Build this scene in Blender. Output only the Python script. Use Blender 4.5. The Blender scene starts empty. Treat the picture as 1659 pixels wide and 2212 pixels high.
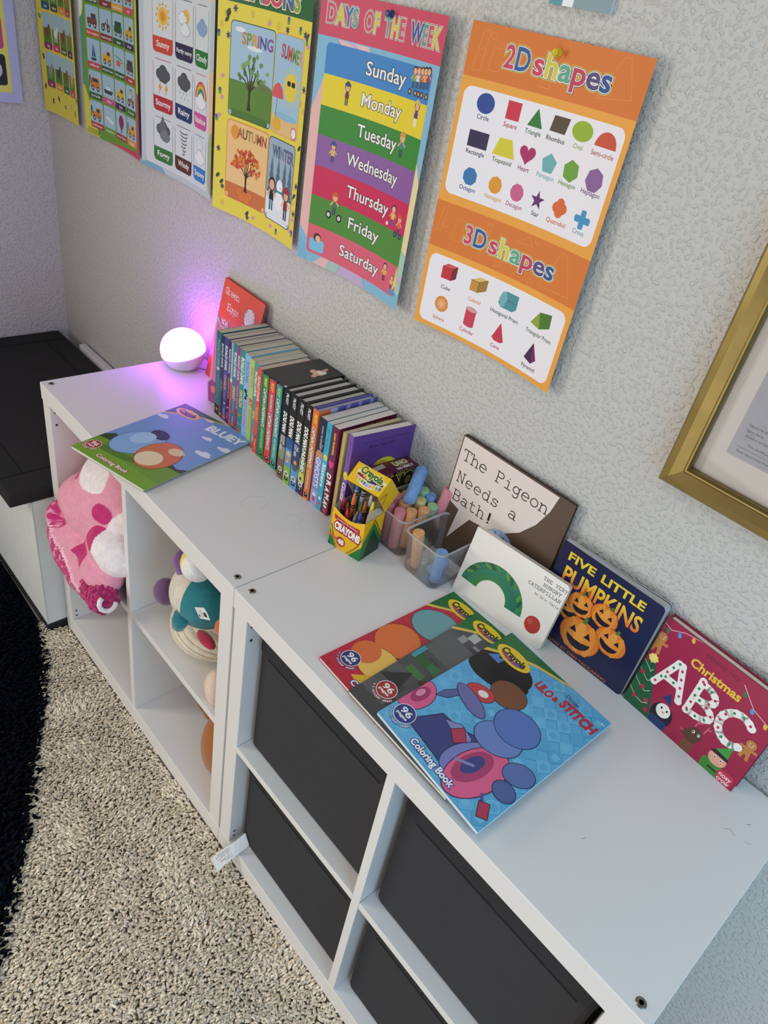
import bpy, bmesh, math, random
import numpy as np
from mathutils import Vector, Matrix, noise
from mathutils.geometry import tessellate_polygon
S = bpy.context.scene
COL = S.collection
random.seed(7)
PI = math.pi

# ------------------------------------------------------------------ camera
cam = bpy.data.objects.new('camera', bpy.data.cameras.new('camera'))
COL.objects.link(cam)
CX = Vector((0.65865119, 0.73360135, 0.16735493))
CY = Vector((0.52374694, -0.28728528, -0.80197027))
CZ = Vector((-0.54024786, 0.61587030, -0.57344225))
mw = Matrix((CX, -CY, -CZ)).transposed().to_4x4()
mw.translation = Vector((0.70911, -0.88420, 1.51952))
cam.matrix_world = mw
cam.data.sensor_fit = 'HORIZONTAL'
cam.data.sensor_width = 36.0
cam.data.lens = 1561.38 * 36.0 / 1659.0
cam.data.clip_start = 0.02
S.camera = cam

# ------------------------------------------------------------------ world, lights, exposure
wd = bpy.data.worlds.new('world')
S.world = wd
wd.use_nodes = True
wd.node_tree.nodes['Background'].inputs[0].default_value = (1.0, 0.94, 0.95, 1)
wd.node_tree.nodes['Background'].inputs[1].default_value = 0.18
S.view_settings.view_transform = 'Standard'
S.view_settings.look = 'None'
S.view_settings.exposure = 0.0
S.view_settings.gamma = 1.0
S.view_settings.use_curve_mapping = False


def area(name, loc, target, sx, sy, energy, col):
    l = bpy.data.lights.new(name, 'AREA')
    l.shape = 'RECTANGLE'
    l.size, l.size_y, l.energy, l.color = sx, sy, energy, col
    o = bpy.data.objects.new(name, l)
    COL.objects.link(o)
    d = Vector(target) - Vector(loc)
    o.matrix_world = Matrix.Translation(loc) @ d.to_track_quat('-Z', 'Y').to_matrix().to_4x4()
    return o


# daylight: a window in the left wall nearer the viewer, a cool window on the right; plus two unseen fills added
area('left_window_light', (-1.57, -2.05, 1.35), (0.0, -2.05, 1.3), 1.0, 1.2, 36, (1.0, 0.97, 0.87))
area('right_window_light', (1.60, -0.70, 2.0), (0.70, -0.2, 0.6), 0.9, 1.0, 10.0, (0.50, 0.79, 1.0))
area('right_window_low_light', (1.85, -0.75, 0.80), (0.45, -0.2, 0.6), 0.9, 0.8, 8.0, (0.32, 0.66, 1.0))
area('front_fill_light', (0.4, -2.0, 0.50), (-0.1, -0.39, 0.25), 1.5, 0.8, 10, (1.0, 0.95, 0.90))  # unseen low fill, added to brighten the shelf fronts and carpet
area('top_fill_light', (0.0, -1.3, 2.7), (0.0, -0.6, 0.0), 0.9, 0.9, 7.5, (1.0, 0.95, 0.92))  # added overhead fill that lifts the shelf tops

# ------------------------------------------------------------------ helpers


def C(h):
    if not isinstance(h, str):
        return tuple(h)
    h = h.lstrip('#')
    if len(h) == 3:
        h = ''.join(c * 2 for c in h)
    r = []
    for i in (0, 2, 4):
        c = int(h[i:i + 2], 16) / 255
        r.append(c / 12.92 if c <= 0.04045 else ((c + 0.055) / 1.055) ** 2.4)
    return tuple(r)


class MB:
    """collects coloured faces; build() links them as ONE mesh object"""

    def __init__(s):
        s.v, s.f, s.c, s.m = [], [], [], []

    def face(s, pts, col, mi=0):
        n = len(s.v)
        s.v += [Vector(p) for p in pts]
        s.f.append(list(range(n, n + len(pts))))
        s.c.append(col)
        s.m.append(mi)

    def grid(s, rows, col, mi=0, close=False, cap0=False, cap1=False):
        """rows of equal length joined into quads"""
        n = len(s.v)
        w = len(rows[0])
        for r in rows:
            s.v += [Vector(p) for p in r]
        lim = w if close else w - 1
        for i in range(len(rows) - 1):
            for j in range(lim):
                k = (j + 1) % w
                s.f.append([n + i * w + j, n + i * w + k, n + (i + 1) * w + k, n + (i + 1) * w + j])
                s.c.append(col(i, j) if callable(col) else col)
                s.m.append(mi)
        cc = col if not callable(col) else None
        if cap0:
            s.f.append([n + j for j in range(w)][::-1])
            s.c.append(cc or col(0, 0))
            s.m.append(mi)
        if cap1:
            b = n + (len(rows) - 1) * w
            s.f.append([b + j for j in range(w)])
            s.c.append(cc or col(len(rows) - 2, 0))
            s.m.append(mi)

    def box(s, x0, x1, y0, y1, z0, z1, col, M=None, mi=0):
        p = [Vector((x, y, z)) for z in (z0, z1) for y in (y0, y1) for x in (x0, x1)]
        if M is not None:
            p = [M @ q for q in p]
        n = len(s.v)
        s.v += p
        for f in ((0, 2, 3, 1), (4, 5, 7, 6), (0, 1, 5, 4), (2, 6, 7, 3), (0, 4, 6, 2), (1, 3, 7, 5)):
            s.f.append([n + i for i in f])
            s.c.append(col)
            s.m.append(mi)

    def prism(s, poly, a, b, col, fn, side=None):
        """polygon (u,v) extruded from w=a to w=b through fn(u,v,w)"""
        n = len(s.v)
        k = len(poly)
        for w in (a, b):
            s.v += [Vector(fn(u, v, w)) for u, v in poly]
        tri = tessellate_polygon([[Vector((u, v, 0)) for u, v in poly]])
        ar = sum(poly[i][0] * poly[(i + 1) % k][1] - poly[(i + 1) % k][0] * poly[i][1] for i in range(k))
        for t in tri:
            t = list(t)
            q = [poly[i] for i in t]
            a2 = (q[1][0] - q[0][0]) * (q[2][1] - q[0][1]) - (q[2][0] - q[0][0]) * (q[1][1] - q[0][1])
            if a2 < 0:
                t = t[::-1]
            s.f.append([n + k + i for i in t])
            s.c.append(col)
            s.m.append(0)
            s.f.append([n + i for i in t[::-1]])
            s.c.append(side or col)
            s.m.append(0)
        for i in range(k):
            j = (i + 1) % k
            f = [n + i, n + j, n + k + j, n + k + i]
            s.f.append(f if ar > 0 else f[::-1])
            s.c.append(side or col)
            s.m.append(0)

    def cyl(s, p0, p1, r0, r1, n, col, cap=True):
        s.tube([p0, p1], [r0, r1], n, col, cap)

    def tube(s, pts, rad, n, col, cap=True):
        pts = [Vector(p) for p in pts]
        if not isinstance(rad, (list, tuple)):
            rad = [rad] * len(pts)
        rows = []
        ref = None
        for i, p in enumerate(pts):
            d = (pts[min(i + 1, len(pts) - 1)] - pts[max(i - 1, 0)]).normalized()
            if ref is None:
                ref = d.orthogonal().normalized()
            a = (ref - d * ref.dot(d)).normalized()
            b = d.cross(a)
            ref = a
            rows.append([p + (a * math.cos(2 * PI * j / n) + b * math.sin(2 * PI * j / n)) * rad[i] for j in range(n)])
        s.grid(rows, col, close=True, cap0=cap, cap1=cap)

    def lathe(s, prof, n, col, M=None):
        """profile of (r, z), colours per segment if col is a list"""
        rows = [[Vector((r * math.cos(2 * PI * j / n), r * math.sin(2 * PI * j / n), z)) for j in range(n)] for r, z in prof]
        if M is not None:
            rows = [[M @ p for p in r] for r in rows]
        s.grid(rows, (lambda i, j: col[i]) if isinstance(col, list) else col, close=True)

    def ell(s, c, r, col, n=20, m=12, M=None, f=None):
        rows = []
        for i in range(m + 1):
            t = PI * i / m
            row = []
            for j in range(n):
                p = Vector((math.sin(t) * math.cos(2 * PI * j / n), math.sin(t) * math.sin(2 * PI * j / n), -math.cos(t)))
                if f:
                    p = p * f(p)
                p = Vector((p.x * r[0], p.y * r[1], p.z * r[2]))
                if M is not None:
                    p = M @ p
                row.append(Vector(c) + p)
            rows.append(row)
        s.grid(rows, col, close=True)

    def build(s, name, mats, parent=None, smooth=False, bevel=0, seg=2, clean=False):
        me = bpy.data.meshes.new(name)
        me.from_pydata([tuple(p) for p in s.v], [], s.f)
        ca = me.color_attributes.new('Col', 'FLOAT_COLOR', 'CORNER')
        buf = []
        for f, c in zip(s.f, s.c):
            if c and isinstance(c[0], (list, tuple)):
                for q in c:
                    buf += [q[0], q[1], q[2], 1.0]
            else:
                buf += [c[0], c[1], c[2], 1.0] * len(f)
        ca.data.foreach_set('color', buf)
        if not isinstance(mats, (list, tuple)):
            mats = [mats]
        for m in mats:
            me.materials.append(m)
        me.polygons.foreach_set('material_index', s.m)
        if smooth:
            me.polygons.foreach_set('use_smooth', [True] * len(me.polygons))
        if clean or smooth:
            bm = bmesh.new()
            bm.from_mesh(me)
            bmesh.ops.remove_doubles(bm, verts=bm.verts, dist=1e-6)
            bm.to_mesh(me)
            bm.free()
        me.update()
        o = bpy.data.objects.new(name, me)
        COL.objects.link(o)
        if parent is not None:
            o.parent = parent
            if parent.type == 'EMPTY':
                o.location = -parent.location
        if bevel:
            b = o.modifiers.new('bevel', 'BEVEL')
            b.width, b.segments, b.limit_method, b.angle_limit = bevel, seg, 'ANGLE', 0.6
        return o


def tag(o, label, cat, group=None):
    o['label'] = label
    o['category'] = cat
    if group:
        o['group'] = group
    return o


def thing(name, label, cat, loc, group=None):
    o = bpy.data.objects.new(name, None)
    o.empty_display_size = 0.05
    o.location = loc
    COL.objects.link(o)
    return tag(o, label, cat, group)


def struct(o):
    o['kind'] = 'structure'
    return o


# ------------------------------------------------------------------ materials


def mat(name, rough=0.5, bump=None, spec=0.5, noise_col=0, sheen=0, metal=0, coat=0):
    m = bpy.data.materials.new(name)
    m.use_nodes = True
    nt = m.node_tree
    N, L = nt.nodes, nt.links
    b = N['Principled BSDF']
    a = N.new('ShaderNodeAttribute')
    a.attribute_name = 'Col'
    tc = N.new('ShaderNodeTexCoord')
    out = a.outputs['Color']
    if noise_col:
        nz = N.new('ShaderNodeTexNoise')
        nz.inputs['Scale'].default_value = noise_col[0]
        nz.inputs['Detail'].default_value = 4
        L.new(tc.outputs['Object'], nz.inputs['Vector'])
        mr = N.new('ShaderNodeMapRange')
        mr.inputs[1].default_value, mr.inputs[2].default_value = 0.3, 0.7
        mr.inputs[3].default_value, mr.inputs[4].default_value = 1 - noise_col[1], 1 + noise_col[1]
        L.new(nz.outputs['Fac'], mr.inputs[0])
        vm = N.new('ShaderNodeVectorMath')
        vm.operation = 'SCALE'
        L.new(out, vm.inputs[0])
        L.new(mr.outputs[0], vm.inputs['Scale'])
        out = vm.outputs[0]
    L.new(out, b.inputs['Base Color'])
    b.inputs['Roughness'].default_value = rough
    b.inputs['Specular IOR Level'].default_value = spec
    b.inputs['Metallic'].default_value = metal
    b.inputs['Sheen Weight'].default_value = sheen
    b.inputs['Coat Weight'].default_value = coat
    b.inputs['Coat Roughness'].default_value = 0.15
    if bump:
        kind, scale, strength, dist = bump
        if kind == 'noise':
            t = N.new('ShaderNodeTexNoise')
            t.inputs['Scale'].default_value = scale
            t.inputs['Detail'].default_value = 3
            h = t.outputs['Fac']
            L.new(tc.outputs['Object'], t.inputs['Vector'])
        elif kind == 'wave':
            t = N.new('ShaderNodeTexWave')
            t.bands_direction = 'X'
            t.inputs['Scale'].default_value = scale
            t.inputs['Distortion'].default_value = 1.0
            h = t.outputs['Fac']
            L.new(tc.outputs['Object'], t.inputs['Vector'])
        elif kind == 'peel':
            t = N.new('ShaderNodeTexNoise')
            t.inputs['Scale'].default_value = scale
            t.inputs['Detail'].default_value = 2
            t.inputs['Distortion'].default_value = 0.1
            L.new(tc.outputs['Object'], t.inputs['Vector'])
            mr = N.new('ShaderNodeMapRange')
            mr.interpolation_type = 'SMOOTHSTEP'
            mr.inputs[1].default_value, mr.inputs[2].default_value = 0.46, 0.70
            L.new(t.outputs['Fac'], mr.inputs[0])
            t2 = N.new('ShaderNodeTexNoise')
            t2.inputs['Scale'].default_value = scale * 2.3
            t2.inputs['Detail'].default_value = 2
            L.new(tc.outputs['Object'], t2.inputs['Vector'])
            ad = N.new('ShaderNodeMath')
            ad.operation = 'MULTIPLY_ADD'
            ad.inputs[1].default_value = 0.35
            L.new(t2.outputs['Fac'], ad.inputs[0])
            L.new(mr.outputs[0], ad.inputs[2])
            h = ad.outputs[0]
        bp = N.new('ShaderNodeBump')
        bp.inputs['Strength'].default_value = strength
        bp.inputs['Distance'].default_value = dist
        L.new(h, bp.inputs['Height'])
        L.new(bp.outputs['Normal'], b.inputs['Normal'])
    return m


M_WALL = mat('wall_paint', 0.50, ('peel', 150, 0.80, 0.0017), 0.45)
M_LAM = mat('white_laminate', 0.38, None, 0.45)
M_PRINT = mat('printed_card', 0.42, None, 0.4)
M_POSTER = mat('poster_paper', 0.55, None, 0.35)
M_GLOSS = mat('glossy_cover', 0.3, None, 0.5)
M_PAGE = mat('page_edges', 0.85, ('wave', 260, 0.35, 0.0006), 0.2)
M_FAB = mat('woven_fabric', 0.95, ('noise', 700, 0.35, 0.0008), 0.2, (30, 0.03))
M_FLEECE = mat('fleece', 1.0, ('noise', 420, 0.5, 0.002), 0.1, (120, 0.08), 0.3)
M_PLUSH = mat('plush', 1.0, ('noise', 500, 0.4, 0.0015), 0.1, (90, 0.10), 0.4)
M_PILE = mat('carpet_yarn', 1.0, None, 0.05)
M_METAL = mat('metal', 0.32, None, 0.5, 0, 0, 1.0)
M_GOLD = mat('brushed_gold', 0.34, ('noise', 60, 0.08, 0.001), 0.5, (25, 0.10), 0, 0.85)
M_PLASTIC = mat('plastic', 0.35, None, 0.5)
M_CHALK = mat('chalk', 0.95, ('noise', 260, 0.3, 0.0012), 0.1, (140, 0.10))
M_WAX = mat('wax', 0.42, None, 0.5)
M_SHEET = mat('cotton_sheet', 0.9, ('noise', 9, 0.6, 0.02), 0.2)


def glow(name, col, strength):
    m = bpy.data.materials.new(name)
    m.use_nodes = True
    b = m.node_tree.nodes['Principled BSDF']
    b.inputs['Base Color'].default_value = (0.8, 0.8, 0.8, 1)
    b.inputs['Emission Color'].default_value = (*col, 1)
    b.inputs['Emission Strength'].default_value = strength
    return m


M_GLOW = glow('lamp_glow', (0.43, 0.05, 1.0), 25.0)


def clear(name, tint, f_clear, f_diff, rough):
    m = bpy.data.materials.new(name)
    m.use_nodes = True
    nt = m.node_tree
    N, L = nt.nodes, nt.links
    for n in list(N):
        if n.type != 'OUTPUT_MATERIAL':
            N.remove(n)
    o = [n for n in N if n.type == 'OUTPUT_MATERIAL'][0]
    t = N.new('ShaderNodeBsdfTransparent')
    t.inputs[0].default_value = (*tint, 1)
    d = N.new('ShaderNodeBsdfDiffuse')
    d.inputs[0].default_value = (0.95, 0.95, 0.96, 1)
    tr = N.new('ShaderNodeBsdfTranslucent')
    tr.inputs[0].default_value = (0.95, 0.95, 0.96, 1)
    g = N.new('ShaderNodeBsdfGlossy')
    g.inputs['Roughness'].default_value = rough
    m1 = N.new('ShaderNodeMixShader')
    m1.inputs[0].default_value = 0.5
    m2 = N.new('ShaderNodeMixShader')
    m2.inputs[0].default_value = f_diff
    m3 = N.new('ShaderNodeMixShader')
    fr = N.new('ShaderNodeFresnel')
    fr.inputs[0].default_value = 1.3
    L.new(d.outputs[0], m1.inputs[1])
    L.new(tr.outputs[0], m1.inputs[2])
    L.new(t.outputs[0], m2.inputs[1])
    L.new(m1.outputs[0], m2.inputs[2])
    L.new(fr.outputs[0], m3.inputs[0])
    L.new(m2.outputs[0], m3.inputs[1])
    L.new(g.outputs[0], m3.inputs[2])
    L.new(m3.outputs[0], o.inputs[0])
    return m


M_TUB = clear('frosted_plastic', (0.97, 0.97, 0.98), 0, 0.20, 0.3)
M_TUBRIM = clear('plastic_rim', (0.97, 0.97, 0.98), 0, 0.5, 0.2)
M_GLASS = clear('picture_glass', (0.98, 0.98, 0.98), 0, 0.015, 0.04)

# ------------------------------------------------------------------ lettering and flat artwork
_tc = bpy.data.curves.new('lettering', 'FONT')
_tc.resolution_u = 3
_tc.fill_mode = 'FRONT'
for _i in range(12):
    _tc.materials.append(None)
_to = bpy.data.objects.new('lettering', _tc)
_cache = {}


def glyphs(s, bold, shear):
    k = (s, round(bold, 4), round(shear, 3))
    if k not in _cache:
        _tc.body = s
        _tc.offset = bold
        _tc.shear = shear
        for i, ch in enumerate(_tc.body_format):
            ch.material_index = i % 12
        me = _to.to_mesh()
        vs = [(v.co.x, v.co.y) for v in me.vertices]
        ps = [(tuple(p.vertices), p.material_index) for p in me.polygons]
        _to.to_mesh_clear()
        _cache[k] = (vs, ps)
    return _cache[k]


CAPH = max(v[1] for v in glyphs('H', 0, 0)[0])
# thin slab-serif alphabet: l = polyline, a = arc (cx cy rx ry from to), hundredths of an em
SERIF = {
    'T': 'l 5 50 5 62 55 62 55 50|l 30 62 30 0|l 18 0 42 0', 'h': 'l 3 62 13 62 13 0|a 30 26 17 17 180 0|l 47 26 47 0|l 3 0 23 0|l 38 0 57 0',
    'e': 'l 8 22 52 22|a 30 21 22 22 3 315', 'P': 'l 5 62 35 62|l 14 62 14 0|a 35 47 17 15 90 -90|l 14 32 35 32|l 5 0 30 0',
    'i': 'l 15 42 32 42 32 0|l 12 0 52 0|l 31 56 32 60', 'g': 'a 27 23 19 19 0 360|l 44 42 56 42|l 46 42 46 -6|a 29 -6 17 14 0 -150',
    'o': 'a 30 21 22 22 0 360', 'n': 'l 3 42 13 42 13 0|a 30 25 17 17 180 0|l 47 25 47 0|l 3 0 23 0|l 38 0 57 0',
    'N': 'l 2 62 14 62 46 0 46 62|l 38 62 56 62|l 12 62 12 0|l 3 0 22 0', 'd': 'a 27 21 20 21 0 360|l 36 62 47 62 47 0 57 0',
    's': 'a 30 32 16 10 20 270|a 30 11 17 11 90 -160|l 47 42 46 32|l 12 0 13 12', 'a': 'a 27 11 18 12 0 360|l 46 0 46 28|a 29 28 17 14 0 150|l 46 0 57 0',
    'B': 'l 3 62 34 62|l 12 62 12 0|a 34 48 15 14 90 -90|l 12 34 36 34|a 36 17 17 17 90 -90|l 3 0 36 0', 't': 'l 22 58 22 10|a 36 10 14 11 180 330|l 8 42 46 42',
    '!': 'w 30 62 30 18|w 30 5 30 1', 'I': 'l 30 62 30 0|l 14 62 46 62|l 14 0 46 0',
    'G': 'a 31 31 24 32 40 350|l 36 28 58 28|l 53 62 53 48', 'r': 'l 6 42 20 42 20 0|a 36 26 16 16 180 50|l 6 0 36 0',
    'E': 'l 5 62 52 62 52 50|l 14 62 14 0|l 14 32 38 32|l 5 0 54 0 54 13', 'H': 'l 12 62 12 0|l 48 62 48 0|l 12 32 48 32|l 3 62 21 62|l 39 62 57 62|l 3 0 21 0|l 39 0 57 0',
    'V': 'l 8 62 30 0 52 62|l 0 62 18 62|l 42 62 60 62', 'R': 'l 3 62 34 62|l 12 62 12 0|a 34 47 16 15 90 -90|l 12 32 34 32 50 0 58 0|l 3 0 22 0',
    'Y': 'l 8 62 30 30 52 62|l 30 30 30 0|l 20 0 40 0|l 0 62 18 62|l 42 62 60 62', 'U': 'l 12 62 12 20|a 30 20 18 21 180 360|l 48 20 48 62|l 3 62 21 62|l 39 62 57 62',
    'C': 'a 32 31 25 32 40 320|l 54 62 54 46', 'A': 'l 10 0 30 62 50 0|l 18 22 42 22|l 2 0 20 0|l 40 0 58 0', 'L': 'l 14 62 14 0|l 5 62 24 62|l 5 0 52 0 52 15',
    'b': 'a 33 21 20 21 0 360|l 3 62 13 62 13 0', 'y': 'l 8 42 30 2|l 52 42 26 -14 14 -14|l 2 42 18 42|l 42 42 58 42', 'c': 'a 30 21 22 22 40 320', 'l': 'l 16 62 31 62 31 0|l 12 0 50 0'}


def arc(cx, cy, rx, ry, a0, a1, n=14):
    return [(cx + rx * math.cos(math.radians(a0 + (a1 - a0) * i / n)), cy + ry * math.sin(math.radians(a0 + (a1 - a0) * i / n))) for i in range(n + 1)]


class Art:
    """flat printed artwork in millimetres; overlapping pieces stack in hair-thin layers"""

    def __init__(s, w, h, bg):
        s.w, s.h = w, h
        s.e = []
        s.R(0, 0, w, h, bg)

    def add(s, vs, tris, col):
        xs = [v[0] for v in vs]
        ys = [v[1] for v in vs]
        bb = (min(xs), min(ys), max(xs), max(ys))
        k = 0
        for b2, k2, *_ in s.e:
            if bb[0] < b2[2] and bb[2] > b2[0] and bb[1] < b2[3] and bb[3] > b2[1]:
                k = max(k, k2 + 1)
        s.e.append((bb, k, vs, tris, col))

    def P(s, pts, col):
        t = tessellate_polygon([[Vector((u, v, 0)) for u, v in pts]])
        tris = []
        for q in t:
            a, b, c = (pts[i] for i in q)
            ar = (b[0] - a[0]) * (c[1] - a[1]) - (c[0] - a[0]) * (b[1] - a[1])
            if abs(ar) > 1e-9:
                tris.append((tuple(q) if ar > 0 else tuple(q)[::-1], None))
        s.add(pts, tris, col)

    def R(s, x0, y0, x1, y1, col, r=0):
        if r <= 0:
            return s.P([(x0, y0), (x1, y0), (x1, y1), (x0, y1)], col)
        p = []
        for cx, cy, a in ((x1 - r, y0 + r, -90), (x1 - r, y1 - r, 0), (x0 + r, y1 - r, 90), (x0 + r, y0 + r, 180)):
            p += arc(cx, cy, r, r, a, a + 90, 5)
        s.P(p, col)

    def E(s, cx, cy, rx, ry, col, rot=0, n=22, a0=0, a1=360):
        c, d = math.cos(math.radians(rot)), math.sin(math.radians(rot))
        q = arc(0, 0, rx, ry, a0, a1, n)
        if a1 - a0 >= 360:
            q = q[:-1]
        s.P([(cx + x * c - y * d, cy + x * d + y * c) for x, y in q], col)

    def EO(s, cx, cy, rx, ry, col, line, wd=1, rot=0):
        s.E(cx, cy, rx + wd, ry + wd, line, rot)
        s.E(cx, cy, rx, ry, col, rot)

    def PO(s, pts, col, line, wd=1):
        s.P(pts, col)
        s.L(pts + [pts[0]], wd, line)

    def N(s, cx, cy, r, n, col, rot=90, sx=1):
        s.P([(cx + sx * r * math.cos(math.radians(rot + 360 * i / n)), cy + r * math.sin(math.radians(rot + 360 * i / n))) for i in range(n)], col)

    def L(s, pts, wd, col):
        vs, tris = [], []
        for (x0, y0), (x1, y1) in zip(pts, pts[1:]):
            d = math.hypot(x1 - x0, y1 - y0)
            if d < 1e-6:
                continue
            ex, ey = (x1 - x0) / d * wd / 2, (y1 - y0) / d * wd / 2
            n = len(vs)
            vs += [(x0 - ey - ex * .4, y0 + ex - ey * .4), (x0 + ey - ex * .4, y0 - ex - ey * .4), (x1 + ey + ex * .4, y1 - ex + ey * .4), (x1 - ey + ex * .4, y1 + ex + ey * .4)]
            tris += [((n, n + 1, n + 2), None), ((n, n + 2, n + 3), None)]
        if vs:
            s.add(vs, tris, col)

    def T(s, t, cx, cy, h, col, bold=0.0, wid=None, rot=0, shear=0, out=None, cols=None, vert=0):
        """text centred on cx, cy with capitals h high; out = [(extra, colour), ...] outlines, widest first"""
        base = glyphs(t, bold, shear)[0]
        if not base:
            return
        x0, x1 = min(v[0] for v in base), max(v[0] for v in base)
        sy = h / CAPH
        sx = wid / (x1 - x0) if wid else sy
        c, d = math.cos(math.radians(rot)), math.sin(math.radians(rot))
        for ex, cc in (out or []) + [(0, None)]:
            vs, ps = glyphs(t, bold + ex, shear)
            q = []
            for x, y in vs:
                a, b = (x - (x0 + x1) / 2) * sx, y * sy - h / 2
                q.append((cx + a * c - b * d, cy + a * d + b * c))
            tr = []
            for p, mi in ps:
                for i in range(1, len(p) - 1):
                    tr.append(((p[0], p[i], p[i + 1]), mi))
            s.add(q, tr, cc if cc is not None else ([C(k) for k in cols] if cols else col))

    def SE(s, t, x, y, em, wd, col, adv=0.6):
        """slab-serif line of text from x along baseline y"""
        for ch in t:
            for st in SERIF.get(ch, '').split('|'):
                if not st:
                    continue
                k, *n = st.split()
                n = [float(q) for q in n]
                p = arc(*n, n=12) if k == 'a' else list(zip(n[::2], n[1::2]))
                s.L([(x + a * em / 100, y + b * em / 100) for a, b in p], wd * (2.6 if k == 'w' else 1), col)
            x += adv * em

    def emit(s, mb, fn, cuts=(), eps=3e-5):
        """sheet the artwork onto a surface; cuts slice every piece at those u values so that it can bend"""
        ed = [-1e9] + list(cuts) + [1e9]
        for bb, k, vs, tris, col in s.e:
            pal = isinstance(col, list)
            fc = callable(col)
            cc = None if (pal or fc) else C(col)
            q = [(min(max(x, 0), s.w), min(max(y, 0), s.h)) for x, y in vs]
            for t, mi in tris:
                tri = [q[i] for i in t]
                ar = (tri[1][0] - tri[0][0]) * (tri[2][1] - tri[0][1]) - (tri[2][0] - tri[0][0]) * (tri[1][1] - tri[0][1])
                if abs(ar) < 1e-7:
                    continue
                lo, hi = min(p[0] for p in tri), max(p[0] for p in tri)
                for a, b in zip(ed, ed[1:]):
                    if hi <= a or lo >= b:
                        continue
                    P = tri
                    for lim, sg in ((a, 1), (b, -1)):
                        if (lo >= lim if sg > 0 else hi <= lim):
                            continue
                        out = []
                        for m in range(len(P)):
                            p0, p1 = P[m], P[(m + 1) % len(P)]
                            d0, d1 = (p0[0] - lim) * sg, (p1[0] - lim) * sg
                            if d0 >= 0:
                                out.append(p0)
                            if (d0 > 0 > d1) or (d0 < 0 < d1):
                                w = d0 / (d0 - d1)
                                out.append((lim, p0[1] + (p1[1] - p0[1]) * w))
                        P = out
                    if len(P) < 3:
                        continue
                    n = len(mb.v)
                    mb.v += [fn(x, y, k * eps + 4e-5) for x, y in P]
                    mb.f.append(list(range(n, n + len(P))))
                    mb.c.append([col(x, y) for x, y in P] if fc else (col[(mi or 0) % len(col)] if pal else cc))
                    mb.m.append(0)


def grad(c0, c1, a, b, ax=1):
    c0, c1 = C(c0), C(c1)

    def f(u, v):
        t = ((u, v)[ax] - a) / (b - a)
        t = min(max(t, 0), 1)
        return tuple(p + (q - p) * t for p, q in zip(c0, c1))
    return f


def frame(o, eu, ev):
    """millimetre artwork coordinates to the world: origin, right, up"""
    o, eu, ev = Vector(o), Vector(eu).normalized(), Vector(ev).normalized()
    n = eu.cross(ev)
    return lambda u, v, w: o + eu * (u * .001) + ev * (v * .001) + n * w

# ------------------------------------------------------------------ the room
H, D, W = 0.7295, 0.390, 0.765
WHITE = C('#e2dfdd')
XL = -1.602


def plain(name, pts, col, m):
    b = MB()
    b.face(pts, C(col))
    return struct(b.build(name, m))


plain('wall_back', [(XL - .02, 0, -.05), (1.9, 0, -.05), (1.9, 0, 2.7), (XL - .02, 0, 2.7)], '#c7c4be', M_WALL)
plain('wall_left', [(XL, -3.3, -.05), (XL, .02, -.05), (XL, .02, 2.7), (XL, -3.3, 2.7)], '#c7c4be', M_WALL)
plain('floor', [(XL, -3.3, -.02), (1.9, -3.3, -.02), (1.9, 0, -.02), (XL, 0, -.02)], '#c9bda8', M_FAB)


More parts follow.
